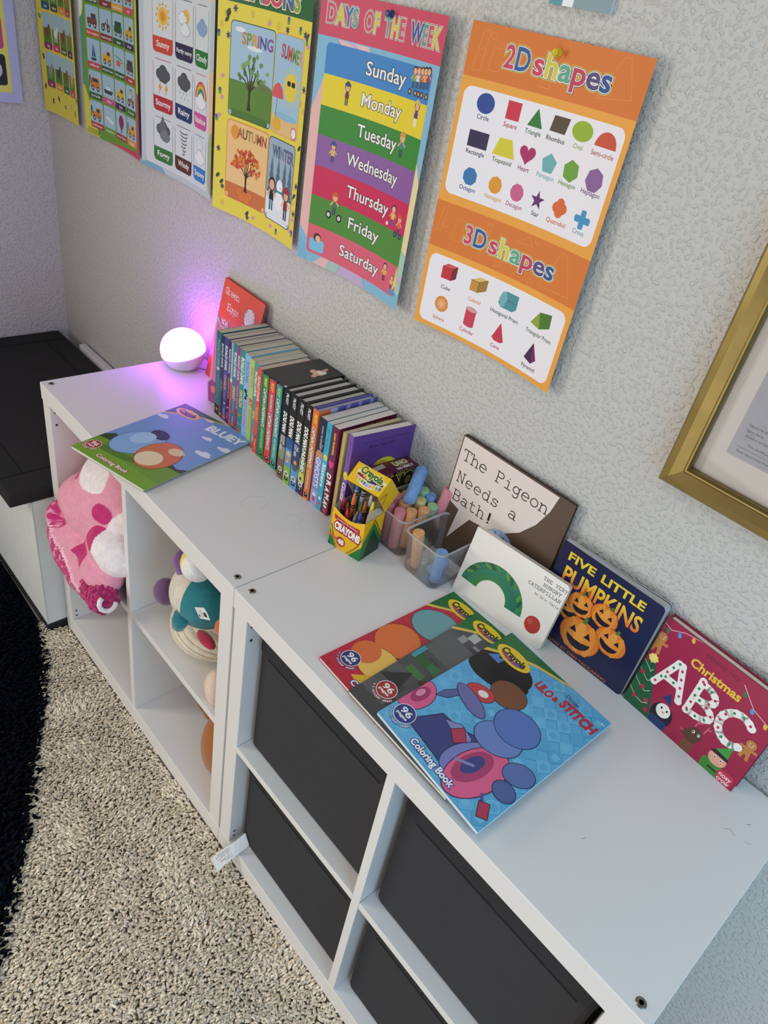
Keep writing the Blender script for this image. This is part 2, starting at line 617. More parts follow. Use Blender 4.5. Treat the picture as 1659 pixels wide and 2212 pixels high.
def pile(name, inside, x0, x1, y0, y1, step, cols, hz, r, parent=None):
    """shag pile: tens of thousands of bent, twisted yarn ends in one mesh"""
    rnd = np.random.default_rng(3)
    nx, ny = int((x1 - x0) / step), int((y1 - y0) / step)
    ix, iy = np.meshgrid(np.arange(nx), np.arange(ny))
    x = (x0 + (ix + .5 * (iy % 2) + rnd.uniform(-.48, .48, ix.shape)) * step).ravel()
    y = (y0 + (iy + rnd.uniform(-.48, .48, ix.shape)) * step).ravel()
    keep = np.array([inside(a, b) for a, b in zip(x, y)])
    x, y = x[keep], y[keep]
    N = len(x)
    low = np.array([noise.noise((a * 9, b * 9, 0)) for a, b in zip(x, y)])
    low2 = np.array([noise.noise((a * 14, b * 14, 5)) for a, b in zip(x, y)])
    an = low * 3.5 + rnd.uniform(-1.5, 1.5, N)
    ln = rnd.uniform(.35, 1.25, N) * hz * .75
    zt = hz * rnd.uniform(.75, 1.1, N) * (1 + .22 * low2)
    rr = r * rnd.uniform(.75, 1.25, N)
    K, M_ = 6, 5
    tt = np.array([0, .3, .55, .78, .93, 1.0])
    qq = np.array([.75, 1.0, 1.12, 1.08, .85, .4])
    V = np.zeros((N, K, M_, 3), np.float32)
    for k in range(K):
        t = tt[k]
        curl = .35 * np.sin(t * 5 + an * 3) * rr
        px = x + np.cos(an) * ln * t * t - np.sin(an) * curl
        py = y + np.sin(an) * ln * t * t + np.cos(an) * curl
        pz = -.016 + zt * (1 - (1 - t) ** 1.7) - .30 * ln * max(0, t - .7)
        for m in range(M_):
            c, s_ = math.cos(2 * PI * m / M_ + t * 2), math.sin(2 * PI * m / M_ + t * 2)
            V[:, k, m, 0] = px + c * rr * qq[k]
            V[:, k, m, 1] = py + s_ * rr * qq[k]
            V[:, k, m, 2] = pz + (.35 * rr * c if t > .5 else 0)
    nv = K * M_
    base = (np.arange(N) * nv)[:, None]
    quad = np.array([[k * M_ + m, k * M_ + (m + 1) % M_, (k + 1) * M_ + (m + 1) % M_, (k + 1) * M_ + m] for k in range(K - 1) for m in range(M_)])
    Q = (base[:, :, None] + quad[None]).reshape(-1, 4)
    cap = base + np.arange((K - 1) * M_, K * M_)[None]
    nq, nc = len(Q), len(cap)
    me = bpy.data.meshes.new(name)
    me.vertices.add(N * nv)
    me.vertices.foreach_set('co', V.ravel())
    me.loops.add(nq * 4 + nc * M_)
    me.loops.foreach_set('vertex_index', np.concatenate([Q.ravel(), cap.ravel()]).astype(np.int32))
    me.polygons.add(nq + nc)
    me.polygons.foreach_set('loop_start', np.concatenate([np.arange(nq) * 4, nq * 4 + np.arange(nc) * M_]).astype(np.int32))
    me.polygons.foreach_set('use_smooth', np.ones(nq + nc, bool))
    me.update(calc_edges=True)
    pal = np.array(cols, np.float32)[rnd.integers(0, len(cols), N)] * rnd.uniform(.80, 1.15, (N, 1)).astype(np.float32)
    buf = np.ones((N, nv, 4), np.float32)
    buf[:, :, :3] = pal[:, None, :]
    ca = me.color_attributes.new('Col', 'FLOAT_COLOR', 'POINT')
    ca.data.foreach_set('color', buf.ravel())
    me.materials.append(M_PILE)
    o = bpy.data.objects.new(name, me)
    COL.objects.link(o)
    if parent is not None:
        o.parent = parent
        if parent.type == 'EMPTY':
            o.location = -parent.location
    o['kind'] = 'stuff'
    return o


RUGEDGE = [(-1.62, -.4415), (-1.0, -.4415), (-.775, -.446), (-.575, -.520), (-.27, -.672), (-.012, -.832), (.15, -.96), (.25, -1.1)]


def rug_y(x):
    for (a, b), (c, d) in zip(RUGEDGE, RUGEDGE[1:]):
        if x <= c:
            return b + (d - b) * (x - a) / (c - a)
    return -1.1


cp = pile('carpet_pile', lambda x, y: y > rug_y(x) - .012 and not (x < -.77 and y > -.44) and not (x > .45 and y < -.95), -.81, .86, -1.22, -.388, .0044,
          [C('#eee0c8'), C('#f4e6ce'), C('#e4d5bc'), C('#efe1cc'), C('#f6ebd8')], .0150, .0023)
tag(cp, 'beige shag carpet pile in front of the white shelves', 'carpet')
rug = thing('shag_rug', 'dark navy shag rug lying on the beige carpet', 'rug', (-.9, -.9, -.02))
rb = MB()
rb.prism([(x, y) for x, y in RUGEDGE] + [(.2, -1.5), (-1.6, -1.5)], -.018, -.0125, C('#0b0d14'), lambda u, v, w: Vector((u, v, w)))
rb.build('rug_backing', M_FAB, rug)
pile('rug_pile', lambda x, y: y < rug_y(x) - (.012 if x < -.76 else 0), -1.45, .2, -1.2, -.42, .0085, [C('#0d1019'), C('#11141f'), C('#090b12'), C('#0c1418')], .022, .0036, rug)

# ------------------------------------------------------------------ two white cube shelves
DK = C('#26262a')


def cube_shelf(x0, label, holes_x, screws):
    t = thing('cube_shelf', label, 'shelf', (x0 + W / 2, -D / 2, 0))
    x1 = x0 + W
    yb = -.004
    T = .0385

    def board(name, *a, bv=.0012):
        b = MB()
        b.box(*a, WHITE)
        return b.build(name, M_LAM, t, bevel=bv)
    board('top_panel', x0 + .0005, x1 - .0005, -D, yb, H - .040, H)
    board('base_panel', x0 + .0005, x1 - .0005, -D, yb, -.006, .046)
    for s, xa, xb in ((1, x0 + .003, x0 + T), (-1, x1 - T, x1 - .003)):
        o = board('side_panel', xa, xb, -D + .001, yb, .0465, H - .0405)
        xi = xb if s > 0 else xa
        for z in (.6703, .6395, .0745, .0575):
            for y in (-.3775,):
                b = MB()
                b.cyl((xi + s * .0002, y, z), (xi + s * .0006, y, z), .0028, .0028, 10, DK)
                b.build('peg_hole', M_LAM, o)
    xm = (x0 + x1) / 2
    board('divider_panel', xm - .0080, xm + .0080, -D + .0005, yb - .006, .0465, H - .0405, bv=.0008)
    for a, c in ((x0 + T + .0003, xm - .0083), (xm + .0083, x1 - T - .0003)):
        board('shelf_board', a, c, -D + .001, yb - .006, .3505, .3665, bv=.0008)
    b = MB()
    b.box(x0 + T, x1 - T, yb - .005, yb - .001, .047, H - .041, WHITE)
    b.build('back_panel', M_LAM, t)
    for x, y in screws:
        b = MB()
        b.lathe([(0, .0002), (.0026, .0002), (.0028, .0011), (.0052, .0012), (.0062, .0002)], 16,
                [C('#1c1c1e'), C('#30302f'), C('#9a9894'), C('#86847f')], Matrix.Translation((x, y, H)))
        b.lathe([(0, .0003), (.0016, .0004), (.0019, .0002)], 6, C('#0c0c0c'), Matrix.Translation((x, y, H + .0003)))
        b.build('hex_screw', M_METAL, t)
    return t


s1 = cube_shelf(-W, 'white four-cube shelf unit with a pink blanket and plush toys in its open cubbies', 0, [(-.0198, -.3709), (-.7463, -.3724)])
s2 = cube_shelf(0.0006, 'white four-cube shelf unit filled with dark grey fabric bins', 0, [(.0206, -.3695), (.7462, -.3753)])

# hair-thin pencil loops and scuffs on the tops
for sh, pts, r, c in ((s1, [(-.176 + .02 * math.cos(a), -.235 + .026 * math.sin(a)) for a in [k * .35 for k in range(14)]], .00035, '#a8a29f'),
                      (s1, [(-.10 + .015 * math.cos(a), -.205 + .02 * math.sin(a)) for a in [k * .4 for k in range(9)]], .00035, '#a8a29f'),
                      (s2, [(.708, -.105), (.713, -.098), (.722, -.102)], .0008, '#8b8d90'), (s2, [(.725, -.072), (.728, -.068)], .001, '#77797c'),
                      (s2, [(.735, -.10), (.742, -.095)], .0008, '#9a9c9e'), (s2, [(.06, -.152), (.07, -.143), (.075, -.149)], .0006, '#a8a29f'), (s2, [(.60, -.275), (.602, -.270)], .0008, '#8b8d90')):
    b = MB()
    b.tube([(x, y, H + .00005) for x, y in pts], r * .4, 5, C(c))
    b.build('scuff_mark', M_LAM, sh)

# ------------------------------------------------------------------ fabric bins
BIN = C('#3a3a3d')
BIN2 = C('#323235')


def fabric_bin(x0, x1, z0, z1, label, dy=0, tagged=False):
    y0, y1 = -.3655 + dy, -.03
    t = thing('fabric_bin', label, 'bin', ((x0 + x1) / 2, (y0 + y1) / 2, z0), 'dark grey fabric bins in the shelf')
    b = MB()
    r = .014

    def ring(z, ins):
        p = []
        for cx, cy, a in ((x1 - r - ins, y0 + r + ins, -90), (x1 - r - ins, y1 - r - ins, 0), (x0 + r + ins, y1 - r - ins, 90), (x0 + r + ins, y0 + r + ins, 180)):
            p += [(x, y, z) for x, y in arc(cx, cy, r, r, a, a + 90, 4)]
        return p
    bow = lambda z: .0025 * math.sin((z - z0) / (z1 - z0) * PI)
    zs = [z0 + (z1 - .052 - z0) * k / 5 for k in range(6)]
    b.grid([ring(z0 + .0002, .010), ring(z0 + .004, .003)] + [ring(z + .008, .0016) for z in zs[:-1]] + [ring(z1 - .0515, .0014)], BIN, close=True, cap0=True)
    b.build('bin_body', M_FAB, t, smooth=False)
    b = MB()
    b.grid([ring(z1 - .052, .0020), ring(z1 - .0517, .0002), ring(z1 - .049, 0), ring(z1 - .003, 0), ring(z1, .001), ring(z1, .004), ring(z1 - .05, .005)], BIN2, close=True)
    b.build('top_hem', M_FAB, t)
    b = MB()
    b.tube([(x0 + .03, y0 - .0004, z1 - .0545), (x1 - .02, y0 - .0004, z1 - .0545)], .0008, 5, C('#2e2e31'))
    b.build('seam', M_FAB, t)
    if tagged:
        b = MB()
        R3 = [(Vector((.064, -.3675, .090)), Vector((.080, -.3675, .066))), (Vector((.058, -.3925, .069)), Vector((.076, -.3925, .049))), (Vector((.034, -.428, .012)), Vector((.066, -.430, .008)))]

        def P(u, v, k=0):
            m = 0 if u < .3 else 1
            f = u / .3 if m == 0 else (u - .3) / .7
            A0, A1 = R3[m][0].lerp(R3[m][1], v), R3[m + 1][0].lerp(R3[m + 1][1], v)
            return A0.lerp(A1, f) + Vector((-.3, -.75, .6)) * (k + .003 * math.sin(max(0, u - .3) / .7 * PI))
        nn = 8
        for side in (0.0004, -0.0004):
            rows = [[P(i / nn, j, side) for j in (0, 1)] for i in range(nn + 1)]
            b.grid(rows, C('#d6d8da'))
        for v, l in ((.16, .5), (.26, .6), (.36, .42), (.46, .55), (.62, .5), (.7, .45), (.82, .3)):
            for sd in (.0009, -.0009):
                b.grid([[P(.40 + l * .75 * f / 8, v, sd), P(.40 + l * .75 * f / 8, v + .035, sd)] for f in range(9)], C('#8b8d92'))
        b.build('care_label', M_PRINT, t)
    return t


zt = .672
fabric_bin(.0435, .371, .3670, zt, 'dark grey fabric bin below the fanned colouring books, at the upper left')
fabric_bin(.0435, .371, .0465, .336, 'dark grey fabric bin with a white paper care label sticking out at its left', tagged=True)
fabric_bin(.397, .7215, .3670, zt, 'dark grey fabric bin under the bare end of the shelf top, at the upper right')
fabric_bin(.397, .7215, .0465, .336, 'dark grey fabric bin cut off by the bottom edge, at the lower right')

# ------------------------------------------------------------------ storage ottoman in the corner
ot = thing('storage_ottoman', 'white storage box with a dark charcoal padded lid in the wall corner', 'storage box', (-1.18, -.23, 0))
b = MB()
b.box(-1.585, -.775, -.438, -.03, .012, .418, C('#d9dbd9'))
b.build('box_body', M_FAB, ot, bevel=.004)
b = MB()
b.box(-1.587, -.7735, -.4395, -.03, -.012, .013, C('#2a2c2c'))
b.build('base_trim', M_FAB, ot, bevel=.002)
for x in (-.7765, -1.583):
    b = MB()
    b.tube([(x, -.4365, .014), (x, -.4365, .417)], .0022, 8, C('#c9cbc8'))
    b.build('corner_piping', M_FAB, ot)
b = MB()
b.box(-1.45, -.79, -.0275, -.006, .40, .468, C('#d3d1ce'))
b.build('back_rim', M_FAB, ot, bevel=.003)
CH = C('#2c2b2b')
b = MB()
b.box(-1.598, -.7715, -.4865, -.032, .4185, .456, CH)
lid = b.build('lid', M_FAB, ot, bevel=.005, seg=3)
for a, c_ in (((-1.53, -.486, -.032), None), ((-.845, -.486, -.032), None)):
    b = MB()
    b.tube([(a[0], -.480, .4562), (a[0], -.038, .4562)], .0011, 5, C('#161515'))
    b.build('lid_seam', M_FAB, lid)
for y in (-.425, -.10):
    b = MB()
    b.tube([(-1.53, y, .4562), (-.845, y, .4562)], .0011, 5, C('#161515'))
    b.build('lid_seam', M_FAB, lid)


# ------------------------------------------------------------------ wall posters
PW, PH = 279, 417


def poster(name, art, label, x0, x1, z0, gap=.0035, curl=.013, h=PH, shear=0, wall='back', group='learning posters on the wall'):
    """paper sheet pinned at the top centre, its long sides curling off the wall"""
    w = (x1 - x0) * 1000
    k = w / art.w
    kz = h / art.h

    def fn(u, v, q):
        n12 = min(int(u / art.w * 12), 11)
        a0, a1, fr = n12 / 6 - 1, (n12 + 1) / 6 - 1, u / art.w * 12 - n12
        g = gap + curl * (a0 * a0 * (1 - fr) + a1 * a1 * fr) + q
        x = x0 + u * k * .001 + shear * (v / art.h)
        z = z0 + v * kz * .001
        if wall == 'back':
            return Vector((x, -g, z))
        return Vector((XL + g, x, z))
    b = MB()
    cuts = [art.w * i / 12 for i in range(1, 12)]
    art.emit(b, fn, cuts)
    us = [0] + cuts + [art.w]
    b.grid([[fn(u, v, 0) for v in (0, art.h / 2, art.h)] for u in us], C('#e8e6e2'))
    o = b.build(name, M_POSTER)
    return tag(o, label, 'poster', group)


def person(A, x, y, s, shirt, hair, skin='#e8b48c', leg='#35405a', hat=None):
    A.R(x - 1.5 * s, y - 6 * s, x - .3 * s, y - 1 * s, leg)
    A.R(x + .3 * s, y - 6 * s, x + 1.5 * s, y - 1 * s, leg)
    A.P([(x - 2 * s, y - 1.5 * s), (x + 2 * s, y - 1.5 * s), (x + 1.5 * s, y + 3 * s), (x - 1.5 * s, y + 3 * s)], shirt)
    A.L([(x - 1.5 * s, y + 2.4 * s), (x - 3.6 * s, y - .3 * s)], 1 * s, skin)
    A.L([(x + 1.5 * s, y + 2.4 * s), (x + 3.6 * s, y + .5 * s)], 1 * s, skin)
    A.E(x, y + 5.4 * s, 2.7 * s, 2.9 * s, hair)
    A.E(x, y + 5 * s, 2.1 * s, 2.2 * s, skin)
    if hat:
        A.E(x, y + 7 * s, 3 * s, 1.2 * s, hat)
        A.E(x, y + 7.6 * s, 1.8 * s, 1.5 * s, hat)


def wheel(A, x, y, r, c='#222', hub='#bbb'):
    A.E(x, y, r, r, c, n=14)
    A.E(x, y, r * .55, r * .55, hub, n=10)


MULTI = ['#cf4560', '#2f5fa8', '#d24358', '#d8cf45', '#6fb39a', '#c5405e', '#5b4a7a', '#2f5590']

# --- 2D and 3D shapes
A = Art(PW, PH, '#f0a544')
A.R(0, 354, PW, PH, '#dd7a33')
A.R(0, 124, PW, 190.5, '#dd7a33')
for lx in (((12, 362), (20, 408), (30, 410), (24, 362)), ((36, 366), (40, 392), (58, 392), (54, 366)), ((30, 405), (36, 409), (42, 405), (36, 400)),
           ((210, 366), (235, 412), (245, 412), (262, 372)), ((120, 362), (124, 372), (134, 372), (138, 362)), ((8, 148), (14, 184), (22, 184), (16, 148)), ((36, 142), (40, 172), (56, 172), (54, 142)),
           ((205, 132), (232, 186), (242, 182), (262, 134)), ((120, 128), (126, 138), (134, 134)), ((90, 130), (96, 182), (104, 182)), ((150, 174), (170, 186), (180, 176))):
    A.L(list(lx) + [lx[0]], .7, '#e9954f')
for x, y in ((24, 384), (22, 160), (112, 384), (186, 186), (190, 130)):
    A.L(arc(x, y, 5, 5, 0, 360, 10), .7, '#e9954f')
A.R(7.5, 203, 270.5, 343.5, '#f1ecf1', 12)
A.R(7.5, 7, 270.5, 114.5, '#f1ecf1', 12)
for t, y in (('2D Shapes', 386), ('3D Shapes', 157)):
    for wx, (part, cx, wd, hh, cols) in enumerate(((t[:2], 79, 40, 25, ['#cf4560', '#3a5a9c']), ('shapes', 166, 122, 25, ['#d24358', '#d8cf45', '#62a98c', '#c5405e', '#5b4a7a', '#2f5590']))):
        A.T(part, cx, y, hh, None, .022, wd, cols=cols, out=[(.062, '#e8d75a'), (.042, '#2a3550'), (.026, '#f4f0f0')])
x6 = [45.5, 92, 130, 169, 205.5, 245]
A.E(45.5, 327, 14.5, 12.5, '#2b4a94', n=36)
A.R(80.5, 316.5, 103, 338.5, '#cf3347')
A.P([(117.6, 316.5), (142.4, 316.2), (130.2, 338.5)], '#2f7a33')
A.P([(157.3, 336.4), (183.2, 336.6), (179.8, 317.8), (154.5, 318)], '#574838')
A.E(205.6, 327.5, 16.5, 11.5, '#98b62e', n=36)
A.P(arc(245.6, 317.6, 17, 17.4, 0, 180, 18), '#cf5233')
A.R(29.3, 271.3, 62.5, 292.3, '#33284f')
A.P([(80.6, 293), (101.4, 293.6), (110.8, 271.2), (72.3, 270.8)], '#d9cc36')
hp = []
for i in range(28):
    t = 2 * PI * i / 28
    hp.append((130 + 13.5 * math.sin(t) ** 3, 283 + .82 * (13 * math.cos(t) - 5 * math.cos(2 * t) - 2 * math.cos(3 * t) - math.cos(4 * t))))
A.P(hp[::-1], '#ae2763')
A.N(168, 280.5, 13, 5, '#6fb0b4')
A.N(205.3, 281, 13.5, 6, '#6fa23a', 100)
A.N(245, 280, 14.5, 7, '#8c6299')
A.N(45.6, 233.5, 12.3, 8, '#3a76b0', 112.5)
A.N(90.5, 233.5, 11.6, 9, '#e39a32')
A.N(129, 233.8, 11.6, 10, '#cd5f8b', 108)
A.P([(165.4 + r * math.cos(math.radians(90 + 36 * i)), 234 + r * math.sin(math.radians(90 + 36 * i))) for i, r in enumerate([12.5, 5] * 5)], '#642f6c')
for dx, dy in ((5, 0), (-5, 0), (0, 5), (0, -5)):
    A.E(204.5 + dx * 1.15, 235 + dy * 1.15, 6.6, 6.6, '#df6a30')
A.R(198, 229, 211, 241, '#df6a30')
A.R(241, 220.5, 249.5, 244, '#4795c4', 2.5)
A.R(232, 228, 258.5, 236.5, '#4795c4', 2.5)
for row, y in ((['Circle', 'Square', 'Triangle', 'Rhombus', 'Oval', 'Semi-circle'], 310), (['Rectangle', 'Trapezoid', 'Heart', 'Pentagon', 'Hexagon', 'Heptagon'], 265), (['Octagon', 'Nonagon', 'Decagon', 'Star', 'Quatrefoil', 'Cross'], 217)):
    cs = {310: ['#2b3a6c', '#b8304a', '#3f6a44', '#4a4038', '#98b060', '#b8553f'], 265: ['#2e2a50', '#4a5a30', '#9a2f5c', '#7fb0b4', '#7a9a4a', '#7a5a88'], 217: ['#35507a', '#d8a050', '#b0507a', '#4a2f55', '#d07040', '#6a9ab8']}[y]
    for x, t, c in zip([45.5, 91.5, 129.5, 167.5, 205, 245], row, cs):
        A.T(t, x, y, 5.6, c, .012)


def iso(A, x, y, w, h, dx, dy, c0, c1, c2):
    A.P([(x, y), (x + w, y), (x + w, y + h), (x, y + h)], c0)
    A.P([(x, y + h), (x + w, y + h), (x + w + dx, y + h + dy), (x + dx, y + h + dy)], c1)
    A.P([(x + w, y), (x + w + dx, y + dy), (x + w + dx, y + h + dy), (x + w, y + h)], c2)
    for a, b_ in (((x, y + h), (x + w, y + h)), ((x + w, y), (x + w, y + h)), ((x + w, y + h), (x + w + dx, y + h + dy))):
        A.L([a, b_], .6, '#3a2222')


iso(A, 33, 82, 19, 18, 9, 6, '#c8313e', '#d8574f', '#7d2430')
iso(A, 89, 82, 15, 16, 16, 8, '#c8953f', '#e0bd6a', '#a57c34')
A.P([(146, 84), (150, 101), (157, 104), (181, 104), (181, 84), (174, 79), (152, 79)], '#4d939c')
A.P([(146, 90), (150, 101), (157, 104), (161, 92), (158, 82), (152, 79)], '#74b2b6')
A.L([(161, 92), (181, 92)], .6, '#24525a')
A.P([(212, 80), (224, 99), (246, 103), (248, 84), (230, 76)], '#4f7a30')
A.P([(212, 80), (224, 99), (230, 76)], '#8fa83c')
A.E(45, 42.5, 12.5, 12.5, '#e08a3a', n=30)
for r, c in ((9.5, '#e59a55'), (6.5, '#ebab73'), (3.5, '#f1bd92')):
    A.E(45, 42.5, r, r, c, n=20)
A.R(92, 30, 112, 54, '#cf4058')
A.E(102, 30, 10, 3.2, '#cf4058')
A.EO(102, 54, 10, 3.4, '#e0a0a8', '#8a2a3c', .6)
A.P([(150, 31), (161.5, 57), (174, 31), (168, 27.5), (156, 27.5)], '#c93750')
A.P([(218, 29), (229, 55), (233, 24)], '#4a2350')
A.P([(233, 24), (229, 55), (241, 32)], '#7a1f62')
for x, y, t, c in ((46, 69.3, 'Cube', '#6a2436'), (103, 69.5, 'Cuboid', '#d08a40'), (163, 69.5, 'Hexagonal Prism', '#2f5560'), (232, 67.8, 'Triangular Prism', '#3f5a38'), (45, 19.3, 'Sphere', '#d07a35'), (102, 19.8, 'Cylinder', '#b8455e'), (161, 19.6, 'Cone', '#b03a55'), (231, 17.6, 'Pyramid', '#55264f')):
    A.T(t, x, y, 5.6, c, .012, 50 if 'Prism' in t and 'T' in t else None)
poster('shapes_poster', A, 'orange shapes chart with two white panels, hung with a yellow pin', -.0745, .2085, 1.0965)

# --- days of the week
A = Art(PW, PH, '#86bcd8')
for p, c in (([(0, 60), (20, 40), (20, 300), (0, 250)], '#eab9b4'), ([(40, 356), (60, 340), (120, 340), (110, 356)], '#e8c3c0'), ([(60, 356), (80, 350), (90, 350), (76, 356)], '#c9b3d8'),
             ([(264, 90), (279, 70), (279, 200), (264, 230)], '#e9dca6'), ([(264, 20), (279, 30), (279, 90), (264, 95)], '#a8d0bd'), ([(100, 0), (180, 0), (170, 18), (110, 18)], '#c3aed2'), ([(40, 0), (70, 0), (80, 18), (60, 18)], '#e8b8ba'), ([(70, 0), (100, 0), (110, 18), (84, 18)], '#a9c6bd'),
             ([(0, 0), (25, 0), (16, 30), (0, 40)], '#7db6d2'), ([(264, 50), (279, 44), (279, 58)], '#cfb4d6')):
    A.P(p, c)
for l in ([(40, 356), (60, 340)], [(100, 0), (110, 18)], [(279, 200), (264, 230)], [(264, 95), (279, 90)], [(264, 50), (279, 44)], [(180, 0), (170, 18)], [(110, 356), (120, 340)]):
    A.L(l, .6, '#4f6a78')
A.R(0, 357.5, PW, PH, '#d34d66')
bands = ['#3f86c8', '#ead32e', '#3a8a34', '#8d5ea0', '#cf2756', '#4f8d38', '#dd6276']
ys = [350, 306, 260, 215, 166.5, 117.5, 67.5, 17]
for i, c in enumerate(bands):
    if i in (0, 6):
        A.R(20, ys[i + 1], 264, ys[i], c, 8)
        A.R(20, ys[i + 1] if i == 0 else ys[i] - 12, 264, ys[i + 1] + 12 if i == 0 else ys[i], c)
    else:
        A.R(20, ys[i + 1], 264, ys[i], c)
for t, y, w in (('Sunday', 329, 94), ('Monday', 285, 96), ('Tuesday', 240, 98), ('Wednesday', 193, 130), ('Thursday', 144, 110), ('Friday', 95, 82), ('Saturday', 44, 108)):
    A.T(t, 156, y, 18.5, '#f6f3ee', .012, w, out=[(.034, '#1c1c24')])
hc = ['#cf5068', '#d9c94e', '#4a6ea8', '#6f9f93']
xx = 14
for t, cx, w in (('DAYS', 46, 64), ('OF', 108, 32), ('THE', 159, 46), ('WEEK', 232, 72)):
    A.T(t, cx, 389, 24, None, .03, w, cols={'DAYS': ['#d3566c', '#d9c94e', '#4a6ea8', '#6f9f93'], 'OF': ['#d3566c', '#d9c94e'], 'THE': ['#6f9f93', '#d9c94e', '#d3566c'], 'WEEK': ['#3a5a9c', '#6f9f93', '#d3566c', '#d9c94e']}[t], out=[(.066, '#f2e9dc'), (.046, '#3a3a3a'), (.024, '#f0eae2')])
for i, (x, s_) in enumerate(((222, '#6fae4a'), (231, '#e0e0e0'), (240, '#b8623a'), (248, '#d8b23c'), (256, '#b03a6a'))):
    person(A, x, 333 + i, 2.0, s_, ['#2a2020', '#8a3a30', '#5a3a28', '#2a2020', '#33262a'][i])
for x in (216, 230, 238, 246, 258):
    wheel(A, x, 316, 4.5, '#3a3040', '#c8a86a')
person(A, 74, 283, 2.3, '#6a2f30', '#3a2a24', hat='#2f4a78')
person(A, 241, 288, 2.4, '#5a3a7a', '#3a2a24', leg='#eeeeee', hat='#d8b878')
person(A, 218, 240, 2.4, '#3f8a8a', '#e0b84a', hat='#d89a4a')
person(A, 58, 192, 2.2, '#e0c040', '#3a2a24', hat='#3f4f8a')
person(A, 76, 112, 2.6, '#57734a', '#d88a3a', hat='#cf5a3a')
for x in (64, 90):
    wheel(A, x, 94, 7, '#2a2a2a', '#d8d8d8')
person(A, 226, 137, 2.3, '#e8c84a', '#4a3424', leg='#3a5aa0')
A.E(213, 124, 3, 3, '#f4f4f4')
person(A, 246, 128, 2.1, '#d86a3a', '#c8763a', hat='#cf5a3a')
for x in (239, 253):
    wheel(A, x, 114, 4.5, '#24243a', '#5a6a9a')
A.R(26, 22, 62, 44, '#7fc0e4', 6)
A.E(44, 47, 9, 8, '#4a2c28')
A.E(46, 45, 6, 6, '#f0b898')
person(A, 228, 46, 2.1, '#e8b03a', '#2a2220', leg='#2a2a2a')
A.P([(256, 26), (262, 72), (267, 40)], '#ead26a')
A.R(246, 20, 268, 27, '#5a9ad0', 3)
person(A, 252, 38, 1.6, '#e8c0a0', '#8a4a30')
poster('weekdays_poster', A, 'pink and blue chart of seven coloured weekday bands, hung with a blue pin', -.398, -.1165, 1.0945, curl=.016)

# --- seasons
A = Art(PW, PH, '#ead850')
A.R(0, 366, PW, PH, '#2f6a3c')
A.T('SEASONS', 140, 388, 26, None, .04, 190, cols=['#d3566c', '#d9c94e', '#6f9f93', '#d3566c', '#cf5068', '#4a6ea8', '#8aa84a'], out=[(.07, '#1e2a20'), (.05, '#efe3b8')])
rnd = random.Random(5)
for i in range(46):
    x, y = ((rnd.uniform(4, 30) if i % 2 else rnd.uniform(264, 275)), rnd.uniform(8, 358)) if i < 30 else (rnd.uniform(20, 260), rnd.choice([rnd.uniform(8, 22), rnd.uniform(345, 360)]))
    k = i % 5
    if k == 0:
        for a in (0, 60, 120):
            A.E(x, y, 7, 1.6, '#4a3a6a', a + i * 7, 8)
    elif k == 1:
        A.E(x, y, 7, 3.6, '#3a4a3a', 40, 10)
    elif k == 2:
        A.E(x, y, 6, 4, '#d8a0a4', 30, 10)
    elif k == 3:
        A.R(x - 4, y - 6, x + 4, y + 6, '#6f9a4a', 3)
        A.R(x - 4, y, x + 4, y + 6, '#4a5a9a', 3)
    else:
        A.E(x, y, 6, 6, '#dcc24a', 0, 10)
card = lambda x0, y0, x1, y1, c, l: (A.R(x0 - 1.5, y0 - 1.5, x1 + 1.5, y1 + 1.5, l, 9), A.R(x0, y0, x1, y1, c, 8))
card(37, 184, 164, 338, '#a9c8dc', '#2f5a34')
A.R(37, 192, 164, 245, '#5f8a38')
A.R(45, 184, 156, 196, '#4f7a30')
A.E(125, 246, 38, 7, '#6d7d4a')


def tree(A, x, y, s, bark, leaf, lc):
    A.P([(x - 5 * s, y), (x - 2.5 * s, y + 14 * s), (x - 3 * s, y + 32 * s), (x + 3 * s, y + 32 * s), (x + 2.5 * s, y + 14 * s), (x + 6 * s, y)], bark)
    r2 = random.Random(2)
    for a in (150, 125, 100, 80, 55, 30):
        ex, ey = x + 34 * s * math.cos(math.radians(a)), y + 32 * s + 36 * s * math.sin(math.radians(a))
        A.L([(x, y + 28 * s), ((x + ex) / 2 + 3, (y + 34 * s + ey) / 2), (ex, ey)], 2.2 * s, bark)
        for _ in range(leaf):
            A.E(ex + r2.uniform(-16, 16) * s, ey + r2.uniform(-14, 12) * s, r2.uniform(3, 5.5) * s, r2.uniform(2.5, 4.5) * s, lc[r2.randrange(len(lc))], r2.uniform(0, 90), 8)


tree(A, 95, 200, 1.15, '#3a2f26', 5, ['#6f9a4a', '#86ad62', '#5a8040'])
A.E(62, 327, 14, 4, '#e8eef0')
A.E(105, 303, 22, 4, '#e4ecee')
A.T('SPRING', 113, 315, 18, None, .03, 92, cols=['#cf8a4a', '#7a9a4a', '#d3a24a', '#cf5a6a', '#4a5a9a', '#8a5aa0'])
card(168, 184, 259, 338, '#a5c9e0', '#e0a65a')
A.R(168, 192, 259, 214, '#e8c283')
A.R(176, 184, 251, 196, '#e8c283')
A.E(215, 214, 40, 6, '#8fc0da')
A.E(225, 262, 22, 22, '#ead24a')
for i in range(14):
    a = 2 * PI * i / 14
    A.L([(225 + 24 * math.cos(a), 262 + 24 * math.sin(a)), (225 + 31 * math.cos(a), 262 + 31 * math.sin(a))], 2.6, '#ead24a')
A.R(212, 264, 224, 272, '#22283a', 3)
A.R(227, 264, 239, 272, '#22283a', 3)
A.L([(180, 200), (184, 258)], 1.6, '#8a5a3a')
A.P(arc(184, 240, 18, 24, 0, 180, 12), '#dc5a66')
A.E(186, 198, 15, 12, '#e8b23c')
